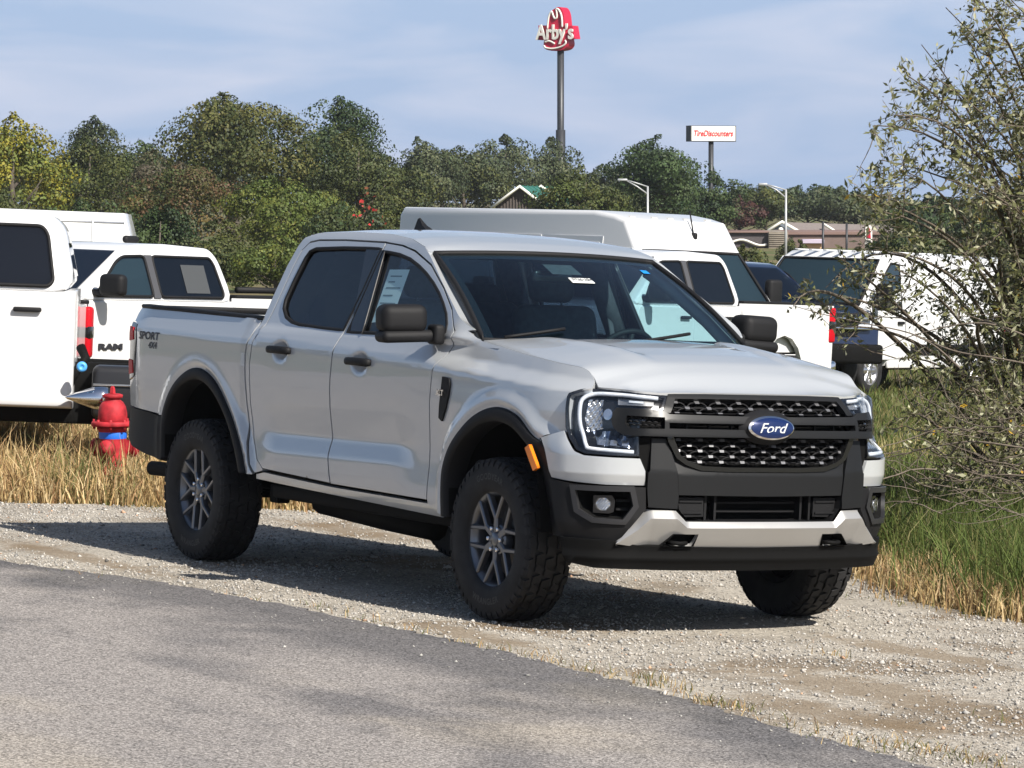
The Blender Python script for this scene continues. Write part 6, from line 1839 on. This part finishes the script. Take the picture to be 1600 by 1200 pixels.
# unseen wood past the left edge, added for its reflection in the doors
n = 26000
tx_ = np.linspace(0, 1, n) ** 1.0
wx = -36 - 110 * RNG.uniform(0, 1, n); wy = 128 + .62 * (wx + 36) + RNG.normal(0, 4, n)
top_ = 7.5 + 2.0 * np.sin(wx * .21) + 1.3 * np.sin(wx * .53 + 1)
C = np.stack([wx, wy, -1.5 + (top_ + 1.5) * RNG.uniform(0, 1, n) ** .7], 1)
Vv, Fv = leaf_quads(C, unit(RNG.normal(size=(n, 3)) + np.array((.3, -.5, .4))), RNG.uniform(.5, 1.1, n), RNG.uniform(.4, .8, n))
o = mk_np("unseen_wood", Vv, Fv, LEAF, None, False, np.array(OLIVE)[RNG.integers(0, 4, n)] * RNG.uniform(.9, 1.6, n)[:, None])
tag(o, "unseen far wood past the left edge of the lot, added for door reflections", "wood", None, 'stuff')

# ------------------------------------------------------------------ silvery shrub at the right edge
RNG = np.random.default_rng(77); rr = random.Random(77)
YB = 22.0
bp0 = lot_point(1640, 815); bw = LOT @ Vector((bp0.x, bp0.y, lot_z(0, bp0.y)))
bush = empty("silverleaf_shrub", "sprawling silvery-leaved shrub with bare lower twigs at the right edge", "shrub", mw=Matrix.Translation(bw))
SIL = np.array([(-60, 1470), (0, 1468), (60, 1432), (110, 1402), (190, 1356), (230, 1372), (270, 1340), (310, 1322), (360, 1350), (400, 1295), (450, 1240), (480, 1226), (520, 1285), (580, 1380), (640, 1395), (690, 1330), (760, 1315), (800, 1335), (850, 1480)])
def to_px(P):
    a = rad(3.03); w = np.asarray(P, float) - np.array((0, 0, CAM_H))
    d = math.cos(a) * w[..., 1] - math.sin(a) * w[..., 2]; u = math.sin(a) * w[..., 1] + math.cos(a) * w[..., 2]
    return 800 + 5766.6 * w[..., 0] / d, 600 - 5766.6 * u / d
def ok_px(P, slack=0):
    x, y = to_px(P); return (x > np.interp(y, SIL[:, 0], SIL[:, 1]) - slack)
V = []; F = []; LC = []; LT = []
def curve(p0, p1, bend, n):
    p0, p1 = np.array(p0), np.array(p1); m = (p0 + p1) / 2 + bend
    return [(1 - t) ** 2 * p0 + 2 * t * (1 - t) * m + t * t * p1 for t in np.linspace(0, 1, n)]
def add_twig(p0, d, L, r, leaves, sp=.028, droop=0.0, lf=1.0):
    pts = [np.array(p0)]; dd = np.array(d)
    n = max(3, int(L / .07))
    for i in range(n):
        dd = unit(dd + RNG.normal(0, .16, 3) + np.array((0, 0, .05 - droop)))
        pts.append(pts[-1] + dd * L / n)
    if not ok_px(pts[-1], 6): return None
    tube("", pts, [r * (1 - .75 * i / n) for i in range(n + 1)], None, n=4, V=V, F=F, cap=False)
    if leaves:
        k = int(L / sp)
        for i in range(k):
            t = .12 + .9 * i / max(1, k - 1); j = min(n - 1, int(t * n)); f = min(1.0, t * n - j)
            p = pts[j] * (1 - f) + pts[j + 1] * f
            ax = unit(pts[j + 1] - pts[j]); s = unit(np.cross(ax, RNG.normal(size=3)))
            if RNG.uniform() < lf: LC.append(p); LT.append(unit(ax * .55 + s * .9))
    return pts
targets = [(1478, 12), (1500, 40), (1535, 5), (1570, -10), (1610, 10), (1650, -20), (1440, 70), (1418, 118), (1460, 120), (1510, 110), (1560, 90), (1620, 90), (1366, 196), (1400, 180), (1440, 200), (1500, 200), (1560, 190), (1620, 200),
           (1378, 250), (1420, 270), (1480, 280), (1540, 280), (1600, 280), (1336, 305), (1375, 330), (1570, 360), (1310, 402), (1350, 390), (1400, 420), (1600, 440), (1250, 455), (1240, 478), (1290, 450), (1300, 515), (1580, 520), (1400, 560), (1530, 600), (1600, 600), (1430, 650), (1500, 680), (1560, 690), (1620, 700), (1690, 300), (1700, 100), (1720, 500), (1740, 650), (1690, 400), (1480, 740), (1550, 760), (1500, 700), (1580, 720), (1530, 790), (1450, 700), (1600, 650), (1560, 640)]
for ti, (px_, py_) in enumerate(targets):
    Yd_ = YB + RNG.uniform(-.9, .8)
    tip = np.array(at(px_, py_, Yd_))
    b0 = np.array(bw) + np.array((RNG.normal(0, .22), RNG.normal(0, .22), -.05))
    if py_ > 380: b0 = b0 + np.array((0, 0, RNG.uniform(.15, .55)))
    L = np.linalg.norm(tip - b0)
    bend = np.array((.10 * L if py_ < 350 else -.05 * L, RNG.normal(0, .1), (.16 if py_ < 600 else .05) * L)) + RNG.normal(0, .05 * L, 3)
    C_ = curve(b0, tip, bend, 16)
    r0 = .006 + .0034 * L
    tube("", C_, [r0 * (1 - .88 * i / 15) for i in range(16)], None, n=6, V=V, F=F, cap=False)
    add_twig(C_[-2], unit(C_[-1] - C_[-3]), .22, .004, True, .022)
    nb = 13 if py_ < 380 else (6 if px_ < 1480 else 9)
    for k in range(nb):
        i = rr.randint(5, 15); p = C_[i]; ax = unit(C_[i] - C_[i - 1])
        d = unit(ax * .8 + RNG.normal(size=3) * .75 + np.array((-.15, 0, .15)))
        Lb = RNG.uniform(.25, .62) * (1.15 - .4 * i / 15)
        leafy = py_ < 640 or RNG.uniform() < .75
        pts = add_twig(p, d, Lb, .0042, leafy, .034, lf=.8)
        if pts is None: continue
        for m_ in range(4):
            j = rr.randint(1, len(pts) - 1); ax2 = unit(pts[j] - pts[j - 1])
            d2 = unit(ax2 * .9 + RNG.normal(size=3) * .7)
            add_twig(pts[j], d2, RNG.uniform(.10, .30), .0024, leafy, .024)
nb_stem = len(F)
mk("branches", V, F, TWIG, bush).matrix_parent_inverse = Matrix.Identity(4)
LC = np.array(LC); LT = np.array(LT); kk = ok_px(LC, 4); LC, LT = LC[kk], LT[kk]; n = len(LC)
ln = RNG.uniform(.034, .064, n); Nn = unit(RNG.normal(size=(n, 3)) + np.array((0, 0, .5)))
Vl, Fl = leaf_quads(LC + LT * (ln * .5)[:, None], Nn, ln, ln * RNG.uniform(.30, .44, n), LT)
pal = np.array([(.115, .125, .062), (.14, .145, .080), (.095, .10, .048), (.30, .305, .26), (.40, .40, .35), (.19, .19, .13)])
ci = RNG.choice(len(pal), n, p=[.24, .22, .16, .15, .10, .13])
cols = pal[ci] * np.array((1.12, 1.10, .84)) * RNG.uniform(.75, 1.2, n)[:, None]
yl = RNG.uniform(0, 1, n) < .008; cols[yl] = (.45, .28, .03)
mk_np("leaves", Vl, Fl, LEAFB, bush, False, cols)['kind'] = 'stuff'
# bare dead twigs low down
V = []; F = []
for k in range(110):
    px_ = RNG.uniform(1330, 1720); py_ = RNG.uniform(630, 835)
    p = np.array(at(px_, py_, YB + RNG.uniform(-1.3, .6)))
    if p[2] < ground_at(p[0], p[1]) + .03: continue
    d = unit(np.array((RNG.normal(-.7, .6), RNG.normal(0, .5), RNG.normal(.08, .38))))
    if not ok_px(p + d * .3, 10): continue
    L_ = RNG.uniform(.2, .8); pts = [p]; dd = d
    for i in range(6): dd = unit(dd + RNG.normal(0, .20, 3)); pts.append(pts[-1] + dd * L_ / 6)
    if not ok_px(pts[-1], 10): continue
    r = RNG.uniform(.0018, .0048)
    tube("", pts, [r * (1 - .1 * i) for i in range(7)], None, n=4, V=V, F=F, cap=False)
for A in ([(1600, 700), (1520, 690), (1450, 700), (1400, 712), (1330, 722)], [(1620, 745), (1560, 742), (1500, 752), (1440, 748), (1400, 770)], [(1610, 812), (1570, 795), (1540, 790), (1490, 765)], [(1500, 690), (1480, 712), (1450, 690), (1425, 684)], [(1640, 575), (1560, 560), (1490, 548), (1420, 520), (1350, 505), (1290, 492), (1240, 478)], [(1500, 575), (1460, 540), (1420, 520)], [(1640, 540), (1540, 505), (1440, 520), (1380, 545)]):
    P = [np.array(at(a, b, YB - .5 + .1 * i)) for i, (a, b) in enumerate(A)]
    P = [np.array(q) for q in catmull([tuple(p) for p in P], 5)]
    tube("", P, [.0065 * (1 - .7 * i / len(P)) for i in range(len(P))], None, n=6, V=V, F=F, cap=False)
mk("dead_twigs", V, F, mat("pale_dead_twig", (.15, .122, .095), .85, noise=.3, nscale=40), bush)
for c in bush.children: c.location = -bw

# ------------------------------------------------------------------ grass
def blades(name, label, x, y, h, w, cols, lean, mw=LOT):
    n = len(x); z0 = lot_lift(y) - .01
    th = RNG.uniform(0, 6.28, n); dx, dy = np.cos(th), np.sin(th)
    la = RNG.uniform(0, 6.28, n); lx, ly = np.cos(la) * lean * h, np.sin(la) * lean * h
    B = np.stack([x, y, z0], 1); W = np.stack([dx * w * .5, dy * w * .5, 0 * w], 1)
    M_ = B + np.stack([lx * .32, ly * .32, h * .58], 1); T_ = B + np.stack([lx, ly, h * (1 - .25 * lean ** 2)], 1)
    V = np.stack([B - W, B + W, M_ + W * .8, M_ - W * .8, T_ + W * .12, T_ - W * .12], 1).reshape(-1, 3)
    k = np.arange(n)[:, None] * 6
    F = np.concatenate([k + np.array([[0, 1, 2, 3]]), k + np.array([[3, 2, 4, 5]])], 1).reshape(-1, 4)
    o = mk_np(name, V, F, BLADE, None, False, np.repeat(cols, 2, 0)); o.matrix_world = mw
    tag(o, label, "grass", None, 'stuff'); return o
RNG = np.random.default_rng(21)
def sample(n, az0, az1, Y0, Y1):
    az = RNG.uniform(az0, az1, n); Y = 1 / RNG.uniform(1 / Y1, 1 / Y0, n); X = Y * np.tan(az)
    P = np.stack([X - ORG.x, Y - ORG.y], 1)
    Z = -(UP.x * P[:, 0] + UP.y * P[:, 1]) / UP.z
    Q = np.stack([P[:, 0], P[:, 1], Z], 1)
    return Q @ np.array(FW), Q @ np.array(LF), Y
def vn(x, y, s, o=0): return np.sin(x * s + 1.7 * np.sin(y * s * .8 + o)) * np.cos(y * s * 1.1 + o + 1.3 * np.sin(x * s * .7))
# dry grass at the left
x, y, Y = sample(90000, -.20, -.02, 20.5, 34)
e = y - ge(x); k = (e > RNG.normal(.05, .12, len(x))) & (x < -5.2); x, y, Y, e = x[k], y[k], Y[k], e[k]; n = len(x)
h = RNG.uniform(.10, .36, n) * np.clip(.45 + e * .7, .35, 1.0) * RNG.choice([1, 1, 1, 1.35], n)
tan_ = np.array([(.50, .37, .18), (.58, .45, .25), (.42, .29, .13), (.36, .22, .11)]); grn = np.array([(.13, .145, .045), (.17, .17, .06)])
cols = tan_[RNG.integers(0, 4, n)]; gsel = (vn(x, y, 1.5) + RNG.normal(0, .40, n)) > .95; gsel |= (RNG.uniform(0, 1, n) < .05)
cols[gsel] = grn[RNG.integers(0, 2, gsel.sum())]
cols = cols * RNG.uniform(.85, 1.3, n)[:, None]
blades("dry_grass", "tall straw-coloured grass behind the silver pickup's tail at left", x, y, h, .0085 * Y / 22, cols, np.where(RNG.uniform(0, 1, n) < .35, RNG.uniform(.6, 1.35, n), RNG.uniform(.05, .6, n)))
# green verge at the right
x, y, Y = sample(120000, .045, .20, 15.5, 40)
e = y - ge(x); k = (e > RNG.normal(.03, .10, len(x))) & (x > -22); x, y, Y, e = x[k], y[k], Y[k], e[k]; n = len(x)
edge = (1 - (e - .10) / .95 + .35 * vn(x, y, 2.3) + RNG.normal(0, .45, n)) > .5
h = np.where(edge, RNG.uniform(.07, .22, n), RNG.uniform(.16, .46, n) * np.where(e > 4.5, .5, 1.0))
cols = np.where(edge[:, None], tan_[RNG.integers(0, 4, n)], np.array([(.085, .125, .028), (.115, .155, .035), (.075, .105, .025), (.16, .165, .05), (.20, .18, .075)])[RNG.choice(5, n, p=[.28, .26, .22, .14, .10])])
far = (Y > 33) & (RNG.uniform(0, 1, n) < .45 + .4 * vn(x, y, .4)); cols[far] = tan_[RNG.integers(0, 3, far.sum())] * np.array((.85, .95, .8))
cols = cols * RNG.uniform(.75, 1.2, n)[:, None]
blades("verge_grass", "long green grass with a tan fringe under the shrub at right", x, y, h, .0085 * Y / 20, cols, np.where(RNG.uniform(0, 1, n) < .30, RNG.uniform(.6, 1.3, n), RNG.uniform(.05, .6, n)))
# lawn under the parked row
x, y, Y = sample(60000, -.19, .19, 33, 75)
k = (y > ge(x) + .3); x, y, Y = x[k], y[k], Y[k]; n = len(x)
cols = np.array([(.09, .12, .03), (.12, .145, .04), (.20, .17, .07)])[RNG.choice(3, n, p=[.4, .35, .25])] * RNG.uniform(.75, 1.2, n)[:, None]
blades("lawn", "short green and tan lawn under the parked vans and trucks", x, y, RNG.uniform(.08, .22, n), .010 * Y / 24, cols, RNG.uniform(.1, .7, n))
# weeds and dry tufts on the gravel and along the road edge
tx, tyy = [], []
for (px_, py_, m_, s_) in ((640, 985, 90, .12), (800, 1020, 150, .18), (860, 1035, 120, .12), (1000, 1068, 260, .20), (1010, 1060, 160, .08), (1060, 1080, 140, .18), (1115, 1100, 220, .10), (1160, 1110, 160, .16), (1310, 1026, 70, .07), (1400, 1165, 260, .18), (1460, 1178, 280, .18), (1520, 1190, 200, .18), (1580, 1130, 70, .1), (500, 950, 80, .12), (400, 938, 70, .12), (560, 968, 90, .12), (120, 900, 60, .15), (490, 795, 260, .22), (230, 796, 200, .20), (600, 820, 120, .25), (1390, 940, 220, .25), (920, 1050, 100, .14), (1560, 975, 90, .3), (1240, 1140, 120, .15), (1330, 1170, 160, .16), (720, 1008, 70, .1)):
    q = lot_point(px_, py_)
    m_ = int(m_ * .32); tx += list(RNG.normal(q.x, s_ * 1.1, m_)); tyy += list(RNG.normal(q.y, s_ * .35, m_))
x = np.array(tx); y = np.array(tyy); n = len(x)
cols = np.where(RNG.uniform(0, 1, n)[:, None] < .62, tan_[RNG.integers(0, 4, n)], grn[RNG.integers(0, 2, n)]) * RNG.uniform(.7, 1.1, n)[:, None]
blades("gravel_weeds", "low dry weeds scattered on the gravel and along the asphalt edge", x, y, RNG.uniform(.018, .065, n), np.full(n, .005), cols, RNG.uniform(.3, 1.0, n))

# ------------------------------------------------------------------ air
HAZE = bpy.data.materials.new("haze_air"); HAZE.use_nodes = True
_n = HAZE.node_tree; _n.nodes.clear()
_o = _n.nodes.new('ShaderNodeOutputMaterial'); _v = _n.nodes.new('ShaderNodeVolumePrincipled')
_v.inputs['Color'].default_value = (.86, .90, .97, 1); _v.inputs['Density'].default_value = .00020; _v.inputs['Anisotropy'].default_value = .2
_n.links.new(_v.outputs[0], _o.inputs['Volume'])
hz = rbox("haze", (145, 220, 6.5), (1090, 1100, 27.0), HAZE, None, 0, smooth=False); tag(hz, None, None, None, 'stuff')
